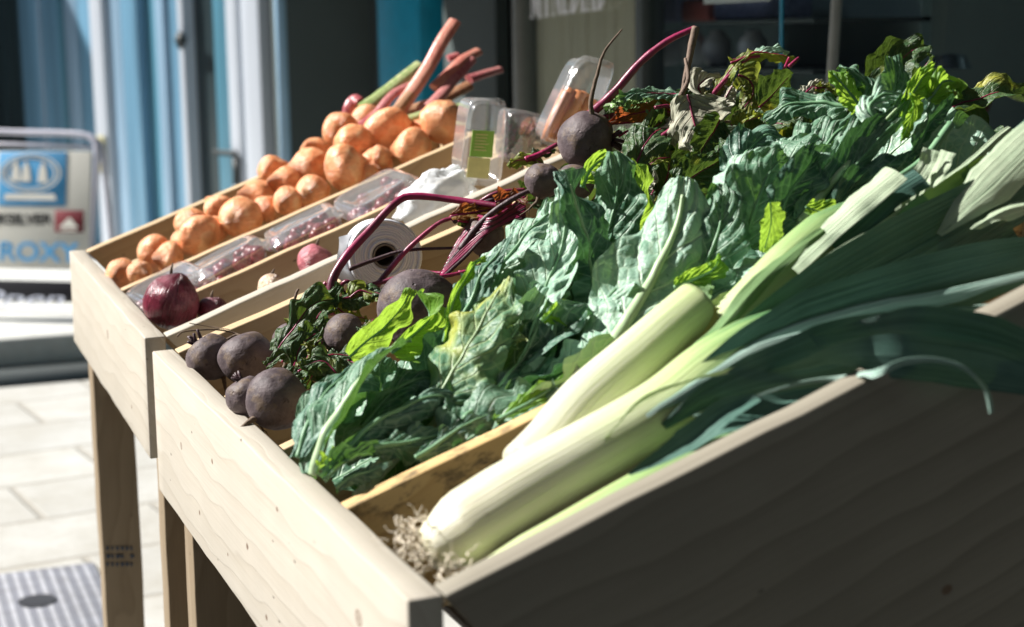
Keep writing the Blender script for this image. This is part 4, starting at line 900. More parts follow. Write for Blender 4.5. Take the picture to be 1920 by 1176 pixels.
strap([(1720, 400, .175), (1745, 350, .175), (1762, 320, .175), (1778, 285, .175)], 16, M_strapl, e, n=(-.4, -.8, .4), fl=-.4, fr=.6, cl=-.3, cr=-.3, seed=3.2, shape='strapcut')
strap([(1600, 500, .14), (1700, 420, .15), (1800, 350, .16), (1880, 290, .17)], 30, M_strapg, e, n=(.2, -.7, .6), fl=.2, fr=.1, cl=.3, cr=.3, seed=5.9)
e = empty('leek', K(1800, 380, .12), 'striped leek leaves reaching the right edge of the photograph above the dark leaves', 'leek', 'leeks in the near compartment')
strap([(1760, 440, .13), (1850, 350, .135), (1920, 280, .14), (1990, 210, .145)], 46, M_strapl, e, n=(-.5, -.6, .6), fl=.1, fr=-.2, cl=-.3, cr=-.3, seed=6.4)
strap([(1780, 420, .14), (1860, 330, .15), (1930, 250, .16), (2000, 190, .17)], 30, M_strap, e, n=(-.3, -.5, .8), fl=.1, fr=-.2, cl=-.3, cr=-.3, seed=6.2)
strap([(1740, 560, .10), (1840, 500, .10), (1930, 455, .10), (2040, 420, .10)], 40, M_strap, e, n=(-.2, -.3, .9), fl=-.1, fr=-.6, cl=-.3, cr=-.5, seed=7.2)
strap([(1820, 430, .12), (1880, 395, .12), (1940, 380, .12), (2000, 370, .12)], 20, M_strapl, e, n=(-.2, -.3, .9), fl=-.1, fr=-.6, cl=-.3, cr=-.5, seed=7.8)

# ------------------------------------------------------------------ beetroots
def beetroot(px, py, Y, r, label, ax=(.6, -.1, .8), tail=True, sq=.92, seed=0, stubs=5, gr='beetroots'):
    c = K(px, py, Y); R_ = r*mpp(c); ax = Vector(ax).normalized(); e = empty('beetroot', c, label, 'beetroot', gr)
    M = axisM(Vector((0,0,0)), ax, seed); mb = MB(); nz, ns = 36, 48; vs = []
    prof = []
    for i in range(nz+1):
        th = math.pi*i/nz; z = -math.cos(th); rr = math.sin(th)
        if z < -.75: rr *= 1
        zz = z*sq
        if z < -.6: zz -= (abs(z)-.6)**1.6*.55
        if z > .8: zz -= (z-.8)*.5
        prof.append((rr, zz))
    for i, (rr, zz) in enumerate(prof):
        for j in range(ns):
            a_ = 2*math.pi*j/ns; p = Vector((rr*math.cos(a_), rr*math.sin(a_), zz))
            k = 1+.045*noise.noise(p*1.6+Vector((seed, 0, 0)))+.018*noise.noise(p*4+Vector((0, seed, 0)))+.006*noise.noise(p*13+Vector((seed, seed, 0)))
            vs.append(p*k*R_)
    fs = [(i*ns+j, i*ns+(j+1) % ns, (i+1)*ns+(j+1) % ns, (i+1)*ns+j) for i in range(nz) for j in range(ns)]
    mb.add(vs, fs, 0, M); me = mb.mesh('bulb'); o = link('bulb', me, M_beet, e, (0,0,0)); 
    r_ = random.Random(int(seed*100)+3)
    if tail:
        d = -ax; pts = [d*R_*.95]; 
        for k in range(5): d = (d+Vector([r_.gauss(0, .35) for _ in range(3)])).normalized(); pts.append(pts[-1]+d*R_*.3)
        P_, _ = spline(pts, 16); mb = MB(); mb.tube(P_, [R_*.10*(1-i/16)**1.5+.0004 for i in range(16)], 7)
        for q in range(4):
            p = P_[3+q*2]; d2 = Vector([r_.gauss(0, 1) for _ in range(3)]).normalized(); mb.tube([p, p+d2*R_*.25, p+d2*R_*.4+Vector((0,0,-.003))], [.0005, .0004, .0002], 5)
        link('root_tail', mb.mesh('root_tail'), M_rootd, e, (0,0,0))
    if stubs:
        mb = MB()
        for q in range(stubs):
            a_ = r_.uniform(0, 6.28); b_ = (M @ Vector((math.cos(a_)*R_*.16, math.sin(a_)*R_*.16, R_*sq*.78))); d = (ax+Vector([r_.gauss(0, .35) for _ in range(3)])).normalized()
            mb.tube([b_, b_+d*R_*.28, b_+d*R_*.5], [R_*.09, R_*.07, R_*.06], 7)
        link('stalk_stub', mb.mesh('stalk_stub'), M_stemd, e, (0,0,0))
    return e
B = [
 (393, 668, .745, 45, 'dark muddy beetroot in the far left corner against the front board', (-.5, .3, .8), .5),
 (462, 670, .715, 53, 'round dusty beetroot just right of the muddy corner one', (-.3, .3, .9), 1.1),
 (462, 742, .52, 40, 'grey beetroot half hidden behind the larger one by the front board', (-.4, .2, .9), 2.2),
 (520, 748, .485, 60, 'large brown grey beetroot leaning on the front board beside the greens', (.75, .35, .45), 3.3),
 (548, 640, .68, 38, 'small beetroot half hidden under yellowing leaves', (.4, .2, .9), 4.4),
 (648, 628, .60, 42, 'small purple beetroot under the arching stems', (.95, -.25, .2), 5.5),
 (784, 578, .56, 78, 'biggest beetroot in the middle behind the bright green leaf', (.3, .5, .8), 6.6),
 (908, 440, .64, 38, 'smooth grey beetroot behind the bundle of purple stems', (.3, .3, .9), 7.7),
 (1018, 338, .60, 35, 'left one of the pair of round beetroots above the greens', (.4, .3, .8), 8.8),
 (1078, 342, .585, 37, 'right one of the pair of round beetroots above the greens', (.5, .2, .8), 9.9),
 (1102, 265, .62, 57, 'large round beetroot at the top with a long thin root standing up', (.7, -.5, -.1), 11.),
]
for (px, py, Y, r, lab, ax, sd) in B: beetroot(px, py, Y, r, lab, ax, seed=sd, tail=(sd not in (11.,)), stubs=0 if sd in (3.3, 6.6, 9.9, 8.8, 7.7, 1.1) else 5)
# root of the top beetroot
# ------------------------------------------------------------------ beetroot tops: stems and leaves in bunches
def stems(e, lst):
    for pts, r_, mt in lst:
        P_, _ = spline(KK(*pts), 40); s1 = mpp(P_[20]); mb = MB(); n = len(P_)
        rr = [r_*s1*(1.05-.45*i/n)*(1+.10*noise.noise(Vector((i*.35, r_, pts[0][0])))) for i in range(n)]
        mb.tube(P_, rr, 10); mb.build('stem', mt, e)
e = empty('beetroot_bunch', K(640, 580, .66), 'wilted bunch of beetroot tops with two long purple stems arching over the paper roll', 'beetroot tops', 'bunches of beetroot tops')
stems(e, [
 ([(622, 590, .66), (622, 530, .67), (650, 480, .675), (695, 430, .68), (740, 382, .68), (775, 368, .68), (860, 376, .66), (960, 390, .62)], 9, M_stem),
 ([(700, 545, .66), (735, 500, .665), (770, 462, .66), (820, 420, .655), (850, 408, .65)], 6, M_stem),
 ([(655, 505, .68), (700, 488, .68), (760, 470, .67), (850, 465, .65)], 4.2, M_stemd),
 ([(680, 540, .66), (720, 528, .655), (780, 512, .64), (830, 512, .62)], 5, M_stem),
 ([(600, 600, .68), (590, 570, .69), (600, 545, .69), (612, 530, .69)], 7, M_stem),
 ([(540, 620, .70), (548, 580, .71), (556, 550, .71), (560, 542, .71)], 4, M_stemdry),
 ([(655, 565, .66), (640, 540, .665), (650, 528, .66), (672, 538, .66)], 5, M_stem),
])
for i, (pts, h, mt, kw) in enumerate([
 ([(560, 650, .66), (590, 600, .66), (620, 570, .655), (650, 545, .65)], 34, M_beetleaf, {}),
 ([(530, 680, .66), (545, 640, .66), (570, 600, .67), (600, 585, .67)], 26, M_beetleaf, {}),
 ([(640, 560, .65), (670, 555, .645), (700, 550, .64), (725, 560, .63)], 28, M_beetleaf, dict(n=(0, -.8, .5))),
 ([(560, 600, .68), (590, 585, .68), (615, 570, .675)], 22, M_beetyel, {}),
 ([(655, 560, .645), (680, 545, .64), (705, 560, .635), (712, 580, .63)], 20, M_beetyel, dict(n=BACK)),
 ([(530, 640, .69), (555, 628, .69), (575, 610, .69)], 14, M_beetyel, dict(n=BACK)),
 ([(540, 720, .60), (555, 680, .60), (575, 640, .60), (600, 620, .61)], 26, M_beetleaf, {}),
 ([(500, 690, .62), (525, 672, .62), (550, 665, .62), (580, 672, .61)], 18, M_beetleaf, {}),
 ([(560, 700, .56), (590, 680, .56), (625, 665, .555), (665, 672, .55)], 26, M_beetleaf, dict(n=(-.2, -.6, .8), fl=-.2, fr=-.2)),
 ([(530, 690, .56), (545, 705, .555), (560, 725, .55), (565, 735, .55)], 14, M_beetleaf, dict(n=(0, -.9, .3))),
 ([(575, 650, .58), (590, 662, .575), (600, 655, .57)], 9, M_beetyel, dict(n=BACK)),
 ([(620, 640, .60), (650, 670, .58), (690, 680, .56), (720, 665, .55)], 26, M_beetleaf, dict(n=(0, -.7, .6))),
 ([(520, 660, .64), (550, 620, .64), (590, 575, .65), (640, 560, .65)], 30, M_beetleaf, dict(n=(-.4, -.7, .5))),
 ([(570, 690, .60), (610, 690, .59), (650, 700, .58), (690, 700, .57)], 34, M_beetleaf, dict(n=(0, -.8, .5))),
 ([(560, 640, .62), (600, 620, .62), (640, 600, .62)], 26, M_beetleaf, dict(n=(.2, -.9, .3))),
 ([(600, 640, .60), (590, 690, .59), (575, 730, .58)], 24, M_beetleaf, dict(n=(.3, -.9, .1))),
 ([(620, 575, .655), (650, 590, .65), (690, 595, .64)], 22, M_beetyel, dict(n=(-.3, -.6, .7))),
 ([(545, 600, .68), (560, 570, .685), (590, 560, .685)], 16, M_beetyel, {}),
 ([(560, 690, .57), (575, 665, .57), (565, 640, .57)], 11, M_beetyel, dict(n=BACK)),
 ([(640, 720, .52), (620, 690, .53), (600, 680, .535), (565, 690, .54)], 24, M_beetleaf, dict(n=(-.2, -.6, .8))),
 ([(700, 600, .58), (690, 620, .57), (680, 650, .56)], 22, M_beetleaf, {}),
]): leaf('leaf', KK(*pts), h, mt, e, seed=20+i*1.9, ruf=.007, crinkle=.008, cl=kw.pop('cl', -.8), cr=-.7, nu=44, nv=16, rib=.0012, ribmat=M_stem, edge=.4, **kw)
e = empty('beetroot_bunch', K(900, 460, .60), 'tight bundle of glossy magenta beetroot stems between the big beetroot and the greens', 'beetroot tops', 'bunches of beetroot tops')
L_ = []
for i in range(11):
    y0 = 520-i*6; L_.append(([(822+i*3, y0+8, .60+.004*i), (870+i*2, y0-36-i*1.5, .605+.004*i), (925, 430+i*-2, .61), (985, 408-i*4, .61+.003*i)], rnd.uniform(3.2, 5.5), M_stem if i % 4 else M_stemd))
L_ += [([(862, 470, .62), (900, 420, .62), (950, 380, .61), (1010, 352, .60), (1075, 345, .585)], 6.5, M_stemd), ([(845, 410, .65), (890, 385, .65), (930, 362, .64), (985, 355, .63)], 5, M_stem), ([(850, 415, .66), (880, 396, .65), (930, 372, .64), (975, 372, .63)], 6, M_stemd),
       ([(860, 512, .59), (900, 508, .59), (960, 500, .58)], 4.5, M_stem), ([(820, 520, .58), (850, 515, .58), (890, 505, .575), (925, 500, .57)], 4, M_stem)]
stems(e, L_)
for i, (pts, h, mt) in enumerate([([(845, 408, .65), (885, 400, .645), (930, 392, .64), (975, 395, .63)], 20, M_beetred), ([(860, 412, .65), (900, 415, .645), (945, 405, .64)], 14, M_beetleaf), ([(930, 380, .63), (965, 372, .62), (985, 385, .61)], 16, M_beetred)]):
    leaf('leaf', KK(*pts), h, mt, e, seed=50+i*2.3, ruf=.004, crinkle=.006, nu=44, nv=14, rib=.0015, ribmat=M_stem, edge=.3, n=(-.2, -.8, .5))
e = empty('beetroot_bunch', K(1290, 300, .55), 'large bunch of beetroot tops with tall bent magenta stem and dry grey leaves', 'beetroot tops', 'bunches of beetroot tops')
stems(e, [
 ([(1095, 225, .63), (1150, 175, .62), (1200, 118, .61), (1250, 78, .60), (1304, 52, .59)], 9, M_stem),
 ([(1304, 52, .59), (1296, 90, .585), (1287, 140, .58), (1278, 185, .58)], 7.5, M_stemdry),
 ([(1185, 300, .56), (1225, 268, .56), (1262, 240, .555)], 7, M_stem),
 ([(1120, 225, .62), (1170, 210, .62), (1215, 195, .615)], 6, M_stem), ([(1130, 232, .62), (1180, 228, .62), (1225, 226, .615)], 5, M_stem),
 ([(1228, 202, .57), (1255, 200, .57), (1268, 225, .565), (1285, 250, .56)], 3.5, M_stem),
 ([(1330, 185, .55), (1360, 150, .55), (1400, 112, .545), (1425, 105, .54)], 5, M_stem), ([(1345, 160, .56), (1375, 130, .56), (1410, 105, .56)], 4, M_stem),
 ([(1455, 150, .53), (1470, 130, .53), (1480, 108, .525)], 4, M_stem), ([(1480, 125, .52), (1490, 115, .52), (1498, 108, .52)], 4, M_stem),
 ([(1270, 190, .56), (1290, 150, .56), (1285, 110, .575)], 5, M_stemdry),
 ([(1160, 255, .60), (1178, 245, .60)], 3.5, M_stem), ([(1350, 230, .54), (1400, 225, .54), (1450, 210, .54)], 3, M_stemdry),
 ([(985, 300, .64), (1010, 290, .64), (1045, 270, .635)], 6, M_stem),
])
for i, (pts, h, mt, kw) in enumerate([
 ([(1290, 178, .52), (1298, 215, .512), (1308, 250, .505), (1318, 292, .495)], 74, M_beetgrey, dict(n=(-.6, -.5, .6), fl=-.1, fr=-.4)),
 ([(1345, 225, .50), (1325, 260, .495), (1310, 300, .49)], 34, M_beetleaf, dict(n=(.4, -.9, .1))),
 ([(1262, 215, .565), (1268, 250, .56), (1275, 285, .555)], 24, M_beetgrey, dict(n=(-.4, -.7, .5))),
 ([(1330, 270, .54), (1300, 290, .54), (1290, 320, .535), (1310, 345, .53)], 44, M_beetleaf, dict(n=(.3, -.9, .1))),
 ([(1320, 185, .57), (1310, 165, .57), (1330, 150, .57), (1350, 165, .57)], 24, M_beetgrey, {}),
 ([(1330, 195, .55), (1350, 155, .55), (1375, 125, .55), (1400, 105, .55)], 20, M_beetyel, dict(n=(-.6, -.6, .4))),
 ([(1370, 118, .55), (1400, 105, .545), (1440, 100, .54), (1490, 112, .535)], 22, M_beetyel, dict(n=(-.3, -.5, .8), fl=-.2, fr=-.6)),
 ([(1372, 112, .56), (1410, 98, .56), (1450, 98, .56), (1475, 105, .56)], 16, M_kpale, dict(n=(-.3, -.3, .9))),
 ([(1385, 140, .53), (1405, 150, .527), (1412, 175, .523), (1390, 208, .52)], 30, M_beetyel, dict(n=(-.1, -.95, .3), fl=.1, fr=.1)),
 ([(1350, 200, .54), (1365, 170, .54), (1380, 150, .54)], 20, M_beetgrey, {}),
 ([(1260, 215, .60), (1225, 205, .60), (1180, 215, .605), (1140, 232, .61)], 18, M_beetred, dict(n=(-.1, -.8, .4), fl=.4, fr=.4)),
 ([(1270, 180, .58), (1240, 175, .585), (1200, 178, .59), (1160, 190, .595)], 20, M_kale, {}),
 ([(1370, 240, .50), (1400, 232, .50), (1430, 225, .50)], 12, M_beetyel, {}),
 ([(1500, 185, .47), (1520, 165, .47), (1545, 158, .47)], 14, M_beetgrey, {}), ([(1530, 165, .465), (1548, 165, .465), (1560, 178, .46)], 10, M_beetyel, dict(n=BACK)),
 ([(1220, 310, .54), (1240, 295, .54), (1265, 288, .54)], 12, M_beetyel, {}),
 ([(1005, 330, .64), (1010, 305, .64), (975, 300, .64), (950, 312, .64)], 16, M_beetyel, dict(n=BACK)),
 ([(1040, 290, .64), (1005, 292, .645), (975, 300, .65)], 10, M_beetleaf, {}),
 ([(1200, 370, .47), (1215, 345, .47), (1235, 335, .47)], 16, M_beetgrey, {}), ([(1175, 372, .46), (1185, 362, .46), (1205, 360, .46)], 9, M_beetyel, dict(n=BACK)),
 ([(1350, 300, .46), (1385, 280, .46), (1430, 240, .46)], 40, M_beetleaf, {}), ([(1180, 330, .55), (1220, 260, .56), (1260, 220, .58)], 40, M_beetleaf, {}),
 ([(1420, 200, .50), (1450, 170, .50), (1480, 140, .50)], 46, M_beetleaf, dict(n=(.6, -.7, .3))), ([(1210, 250, .58), (1260, 215, .60), (1300, 170, .6)], 36, M_beetleaf, dict(n=(.3, -.7, .3))),
 ([(1260, 360, .45), (1300, 330, .46), (1350, 300, .47)], 40, M_beetleaf, dict(n=(.3, -.7, .3))),
]): leaf('leaf', KK(*pts), h, mt, e, seed=80+i*1.7, ruf=.005, crinkle=.009, cl=-.6, cr=-.7, nu=46, nv=18, rib=.0012, ribmat=M_stem, edge=.35, **kw)
r_ = random.Random(77)
for k in range(64):
    x = r_.uniform(.36, .70); y = r_.uniform(.44, .80); z = (x-.022)*math.tan(S1)+r_.uniform(-.05, .005); d = Vector((r_.gauss(.5, .4), r_.gauss(0, .5), r_.gauss(.15, .2))).normalized(); p = Vector((x, y, z)); q = p+d*.09
    if q.y > .81: q.y = .80
    leaf('leaf', [p, p+d*.05+Vector((0, 0, .012)), q], r_.uniform(.02, .035), M_beetleaf, e, n=(r_.uniform(-.6, .5), r_.uniform(-.9, 0), .7), seed=k*2.1, nu=30, nv=11, halfm=True, rib=.0012, ribmat=M_stem, ruf=.006, crinkle=.008, edge=.35)
# thin root standing up from the top beetroot
P_, _ = spline(KK((1112, 225, .61), (1108, 190, .61), (1120, 140, .61), (1133, 98, .61), (1166, 55, .61)), 30)
mb = MB(); mb.tube([p+Vector((.0006*noise.noise(p*300), 0, 0)) for p in P_], [.0028*(1-.75*i/30) for i in range(30)], 7)
top = [o for o in bpy.data.objects if o.get('label', '').startswith('large round beetroot at the top')][0]
o = mb.build('root_tail', M_rootd, top)
# fuzzy green shoots behind the red leaf
e = empty('herb_bunch', K(1215, 200, .66), 'small frilly bunch of green tips behind the top beetroot and the bent stem', 'herbs')
mb = MB(); r_ = random.Random(5)
for k in range(420):
    px = r_.uniform(1135, 1262); py = 196-20*math.sin((px-1120)/150*3.1)+r_.uniform(0, 34); p = K(px, py, r_.uniform(.60, .66)); d = Vector([r_.gauss(0, 1) for _ in range(3)]).normalized(); u_ = d.orthogonal().normalized()*r_.uniform(.002, .0045); l_ = d*r_.uniform(.004, .009)
    mb.add([p-l_*.5, p+u_*.6, p+l_*.6, p-u_*.6], [(0, 1, 2, 3)])
mb.build('foliage', plain('herb_green', (.16, .30, .07), .5, nscale=80, namp=.6), e, False)
mb = MB()
for k in range(14):
    px = r_.uniform(1150, 1250); a_ = K(px, 215, .63); mb.tube([a_, K(px+r_.uniform(-10, 25), 190, .63), K(px+r_.uniform(0, 40), 176, .63)], [.0014, .0012, .0008], 6)
mb.build('stalks', plain('herb_stalk', (.24, .40, .12), .4), e)

# stray root hairs and bits over the dividers
mb = MB(); P_, _ = spline(KK((332, 632, .80), (345, 622, .80), (400, 618, .80), (440, 625, .80), (470, 640, .78)), 24); mb.tube(P_, .0009, 5)
P_, _ = spline(KK((355, 606, .82), (390, 612, .82), (430, 618, .80)), 16); mb.tube(P_, .0005, 5)
P_, _ = spline(KK((420, 640, .78), (445, 628, .78), (455, 640, .77), (440, 655, .76)), 16); mb.tube(P_, .0016, 6)
tag(mb.build('root_strand', M_rootd), 'thin dry root strands lying over the divider behind the muddy corner beetroot', 'root')

# ------------------------------------------------------------------ paper bag roll
c = K(722, 480, .72); s1 = mpp(c); ax = Vector((-.22, -.94, .1)).normalized()
e = empty('bag_roll', c, 'roll of white plastic bags with a dark round core lying under the arching stems', 'bag roll')
def rollmat():
    m_, t, b = mat('roll_edges'); g = NG(t); oc = g.coord(); s = g.n('ShaderNodeSeparateXYZ'); g.L(oc, s.inputs[0])
    rr = g.math('SQRT', g.math('ADD', g.math('POWER', s.outputs[0], 2.), g.math('POWER', s.outputs[1], 2.)))
    w_ = g.math('SINE', g.math('ADD', g.math('MULTIPLY', rr, 2600.), g.math('MULTIPLY', g.noise(oc, 60, 3), 6.)))
    w2 = g.noise(g.mapping(oc, (40, 40, 5)), 1, 4)
    g.L(g.mix(g.ramp(w_, (.2, 0), (.9, .6)), (.88, .90, .95), (.60, .64, .74)), b.inputs['Base Color']); b.inputs['Roughness'].default_value = .5
    g.L(g.bump(w_, .5, .0006), b.inputs['Normal']); return m_
M = axisM(Vector((0,0,0)), ax); Ro = 70*s1; Ri = 24*s1
mb = MB(); prof = [(Ri, -.10)]+[(Ri, .0)]+[(Ri+(Ro-Ri)*k/10, .0012*(k % 2)+.0008*math.sin(k*2.2)) for k in range(1, 11)]+[(Ro, -.004), (Ro, -.12), (Ri, -.12)]
mb.lathe(prof, 48); o = link('bag_layers', mb.mesh('bag_layers'), rollmat(), e, (0,0,0)); o.matrix_basis = M; auto(o, 40)
mb = MB(); mb.lathe([(Ri-.0006, -.118), (Ri-.0006, .001), (Ri-.0026, .001), (Ri-.0026, -.118)], 32); mb.lathe([(0, -.07), (Ri-.003, -.07)], 32); o = link('core_tube', mb.mesh('core_tube'), plain('card_core', (.26, .23, .19), .8), e, (0,0,0)); o.matrix_basis = M
# loose end of the film hanging to the left
mb = MB(); c2 = [K(638, 446, .74), K(700, 428, .74), K(715, 445, .73), K(650, 560, .73), K(632, 520, .74)]
n = 14
for i in range(n):
    for j in range(n):
        pass
def quadsheet(name, corners, mt, parent, amp=.003, n=16, seed=0, th=.0008):
    a_, b_, c_, d_ = [Vector(q) for q in corners]; V = []; nn = (b_-a_).cross(d_-a_).normalized()
    for i in range(n+1):
        for j in range(n+1):
            u, v = i/n, j/n; p = a_*(1-u)*(1-v)+b_*u*(1-v)+c_*u*v+d_*(1-u)*v
            p = p+nn*(amp*(noise.noise(p*45+Vector((seed, 0, 0)))*1.2+.6*noise.noise(p*120+Vector((0, seed, 0))))); V.append(p)
    Fs = [(i*(n+1)+j, (i+1)*(n+1)+j, (i+1)*(n+1)+j+1, i*(n+1)+j+1) for i in range(n) for j in range(n)]
    me = bpy.data.meshes.new(name); me.from_pydata([tuple(v) for v in V], [], Fs)
    return link(name, me, mt, parent)
quadsheet('loose_bag', [K(636, 444, .745), K(706, 426, .76), K(690, 560, .72), K(630, 520, .73)], M_white, e)

# ------------------------------------------------------------------ onions
def onion_mesh(seed, sq=.86, nk=3.2):
    mb = MB(); nz, ns = 28, 32; vs = []
    for i in range(nz+1):
        th = math.pi*i/nz; z = -math.cos(th); rr = math.sin(th)**.92; zz = z*sq
        if z > .78: zz += (z-.78)**1.3*nk; rr = rr*(1-.1*nk*(z-.78)/.22)
        if z < -.85: zz -= (abs(z)-.85)*.4
        for j in range(ns):
            a_ = 2*math.pi*j/ns; p = Vector((rr*math.cos(a_), rr*math.sin(a_), zz)); k = 1+.085*noise.noise(p*1.2+Vector((seed, 0, 0)))+.03*noise.noise(p*2.6+Vector((0, seed, 0)))+.007*math.sin(a_*7+seed)
            vs.append(p*k)
    mb.add(vs, [(i*ns+j, i*ns+(j+1) % ns, (i+1)*ns+(j+1) % ns, (i+1)*ns+j) for i in range(nz) for j in range(ns)])
    return mb.mesh('onion')
OM = [onion_mesh(s) for s in (.3, 2.7, 5.1, 8.8)]
for me in OM: me.materials.append(M_onion); me.polygons.foreach_set('use_smooth', [True]*len(me.polygons))
ON = [(228, 515, 1.30, 30, 'lowest orange onion, in the front left corner of its compartment'), (262, 512, 1.24, 22, 'small orange onion tucked right of the lowest one'), (292, 475, 1.33, 33, 'orange onion against the divider, second up from the lowest'), (318, 484, 1.27, 30, 'orange onion in front of the second one from the bottom'),
 (357, 418, 1.37, 27, 'orange onion by the far divider above the lowest group'), (375, 441, 1.28, 38, 'large orange onion bulging over the near divider at the lower third'), (345, 455, 1.30, 24, 'onion squeezed left of the large low one'), (413, 394, 1.37, 28, 'orange onion leaning on the far divider above the large low one'), (453, 409, 1.28, 38, 'large shaded orange onion by the near divider left of the middle'),
 (484, 376, 1.36, 36, 'broad orange onion in the middle of the far side'), (540, 378, 1.27, 27, 'orange onion low by the near divider just right of the middle'), (586, 362, 1.27, 32, 'orange onion by the near divider below the big round one'), (535, 345, 1.36, 32, 'orange onion deep in the pile above the middle'),
 (592, 288, 1.47, 28, 'orange onion at the far rim where the pile starts to rise'), (583, 314, 1.38, 36, 'orange onion behind the big round one'), (645, 315, 1.28, 44, 'big round orange onion with a visible root scar in front of the pile'), (640, 246, 1.42, 32, 'topmost orange onion on the far left of the pile'),
 (665, 274, 1.34, 40, 'large orange onion resting on top of the big round one'), (728, 250, 1.34, 44, 'wide orange onion under the rhubarb stalks'), (775, 278, 1.27, 34, 'orange onion on the near divider beneath the wide one'), (832, 230, 1.28, 40, 'tall orange onion at the right end of the pile with a dark speck'), (788, 246, 1.34, 24, 'small orange onion between the wide and the tall one'),
 (714, 292, 1.28, 18, 'small bright onion wedged right of the big round one'), (705, 310, 1.30, 30, 'shaded onion below the wide one'), (510, 320, 1.44, 26, 'onion on the far rim left of the rising pile'), (560, 330, 1.42, 28, 'onion behind the pile against the far board'), (500, 392, 1.30, 24, 'shaded onion beneath the middle of the row'), (405, 430, 1.30, 24, 'shaded onion right of the large low one'),
 (690, 330, 1.27, 22, 'onion low at the near divider right of the big round one'), (690, 225, 1.46, 30, 'onion at the back under the curled rhubarb end')]
r_ = random.Random(12)
for i, (px, py, Y, r, lab) in enumerate(ON):
    c = K(px, py, Y); R_ = r*mpp(c)*1.10; o = bpy.data.objects.new('onion', OM[i % 4]); col.objects.link(o); o.location = c
    o.rotation_euler = (r_.uniform(-1.4, 1.4), r_.uniform(.3, 1.9), r_.uniform(0, 6.28)); o.scale = (R_*r_.uniform(.93, 1.05), R_*r_.uniform(.93, 1.05), R_*r_.uniform(.80, 1.08)); tag(o, lab, 'onion', 'orange onions in the far stand')
def special(px, py, Y, r, mt, lab, rot, sq=.9, tailpx=None):
    me = onion_mesh(r*.1, sq, .8); c = K(px, py, Y); e = empty('red_onion' if mt != M_onionp else 'white_onion', c, lab, 'onion', 'onions in the near compartment of the far stand')
    R_ = r*mpp(c); o = link('bulb', me, mt, e, (0,0,0)); o.scale = (R_, R_, R_); o.rotation_euler = rot
    mb = MB(); d = Vector((rnd.uniform(-.2, .2), 0, 1)); mb.tube([d*R_*.8, d*R_*1.15+Vector((.001, 0, 0)), d*R_*1.35+Vector((.003, .001, 0))], [.0025, .0015, .0008], 7); link('neck', mb.mesh('neck'), M_rootd, e, (0,0,0))
special(322, 566, .985, 54, M_ronion, 'large dark red onion in the front corner of the far stand', (.2, .3, 0))
special(590, 492, .975, 34, M_ronionp, 'glossy pink red onion half sunk behind the divider', (.3, 1.2, 0))
special(508, 540, .965, 26, M_onionp, 'pale onion barely showing over the divider', (.1, .2, 0), 1.)
special(400, 585, .985, 30, M_ronion, 'dark red onion hidden low behind the front corner one', (.5, .3, 0))

# ------------------------------------------------------------------ rhubarb
def rhub(name): 
    m_, t, b = mat(name); return m_
def rhubmat(name, a, b_):
    m_, t, b = mat(name); g = NG(t); oc = g.coord(); st = g.noise(g.mapping(oc, (160, 160, 12)), 1, 3)
    sep = g.n('ShaderNodeSeparateXYZ'); g.L(oc, sep.inputs[0])
    f = g.math('ADD', st, g.math('MULTIPLY', g.math('SUBTRACT', g.noise(oc, 9, 2), .5), 1.2), clamp=True)
    g.L(g.mix(g.ramp(f, (.3, 0), (.7, 1)), a, b_), b.inputs['Base Color']); b.inputs['Roughness'].default_value = .35; g.L(g.bump(st, .5, .0015), b.inputs['Normal'])
    b.inputs['Subsurface Weight'].default_value = .2; b.inputs['Subsurface Radius'].default_value = (.006, .002, .002); b.inputs['Subsurface Scale'].default_value = 1
    return m_
M_rh1 = rhubmat('rhubarb_pink', (.50, .16, .13), (.62, .30, .22)); M_rh2 = rhubmat('rhubarb_green', (.22, .32, .10), (.46, .50, .26)); M_rh3 = rhubmat('rhubarb_red', (.36, .08, .10), (.54, .24, .22)); M_rh4 = rhubmat('rhubarb_brown', (.30, .15, .08), (.45, .26, .16))
RH = [([(712, 258, 1.40), (760, 190, 1.42), (800, 130, 1.43), (830, 75, 1.44), (853, 40, 1.45)], 15, M_rh1, 'tallest pink rhubarb stalk, pointing up towards the blue door post'),
 ([(680, 205, 1.46), (715, 180, 1.47), (755, 148, 1.48), (788, 122, 1.49)], 15, M_rh2, 'thick green rhubarb stalk with a square cut end'),
 ([(672, 240, 1.42), (705, 215, 1.43), (740, 175, 1.44), (790, 152, 1.46)], 10, M_rh3, 'curved pink rhubarb stalk lying across the green one'),
 ([(815, 165, 1.42), (840, 140, 1.43), (868, 112, 1.44), (897, 96, 1.46)], 12, M_rh1, 'ragged ended pink rhubarb stalk right of the tallest one'),
 ([(790, 215, 1.38), (825, 180, 1.40), (850, 150, 1.42), (885, 110, 1.44)], 12, M_rh3, 'purple shaded rhubarb stalk beneath the ragged ended one'),
 ([(880, 148, 1.46), (910, 138, 1.48), (938, 130, 1.50)], 10, M_rh3, 'short bright red rhubarb end nearest the clear packs'),
 ([(652, 222, 1.48), (655, 200, 1.48), (664, 186, 1.48), (674, 190, 1.47)], 12, M_rh3, 'short curled red rhubarb end at the far left'),
 ([(720, 232, 1.38), (745, 205, 1.39), (770, 175, 1.40)], 12, M_rh4, 'brown green rhubarb stalk with a dark cut end in the middle'),
 ([(700, 252, 1.36), (735, 235, 1.35), (790, 215, 1.34), (835, 205, 1.34), (868, 198, 1.34)], 9, M_rh2, 'pale green rhubarb stalk lying low just above the onions'),
 ([(840, 110, 1.47), (852, 105, 1.47), (860, 103, 1.47)], 8, M_rh3, 'tiny pink rhubarb tip between the two tallest stalks'),
 ([(700, 220, 1.44), (760, 210, 1.44), (820, 190, 1.44), (880, 160, 1.46)], 14, M_rh4, 'dark rhubarb stalk in shade at the back of the bundle')]
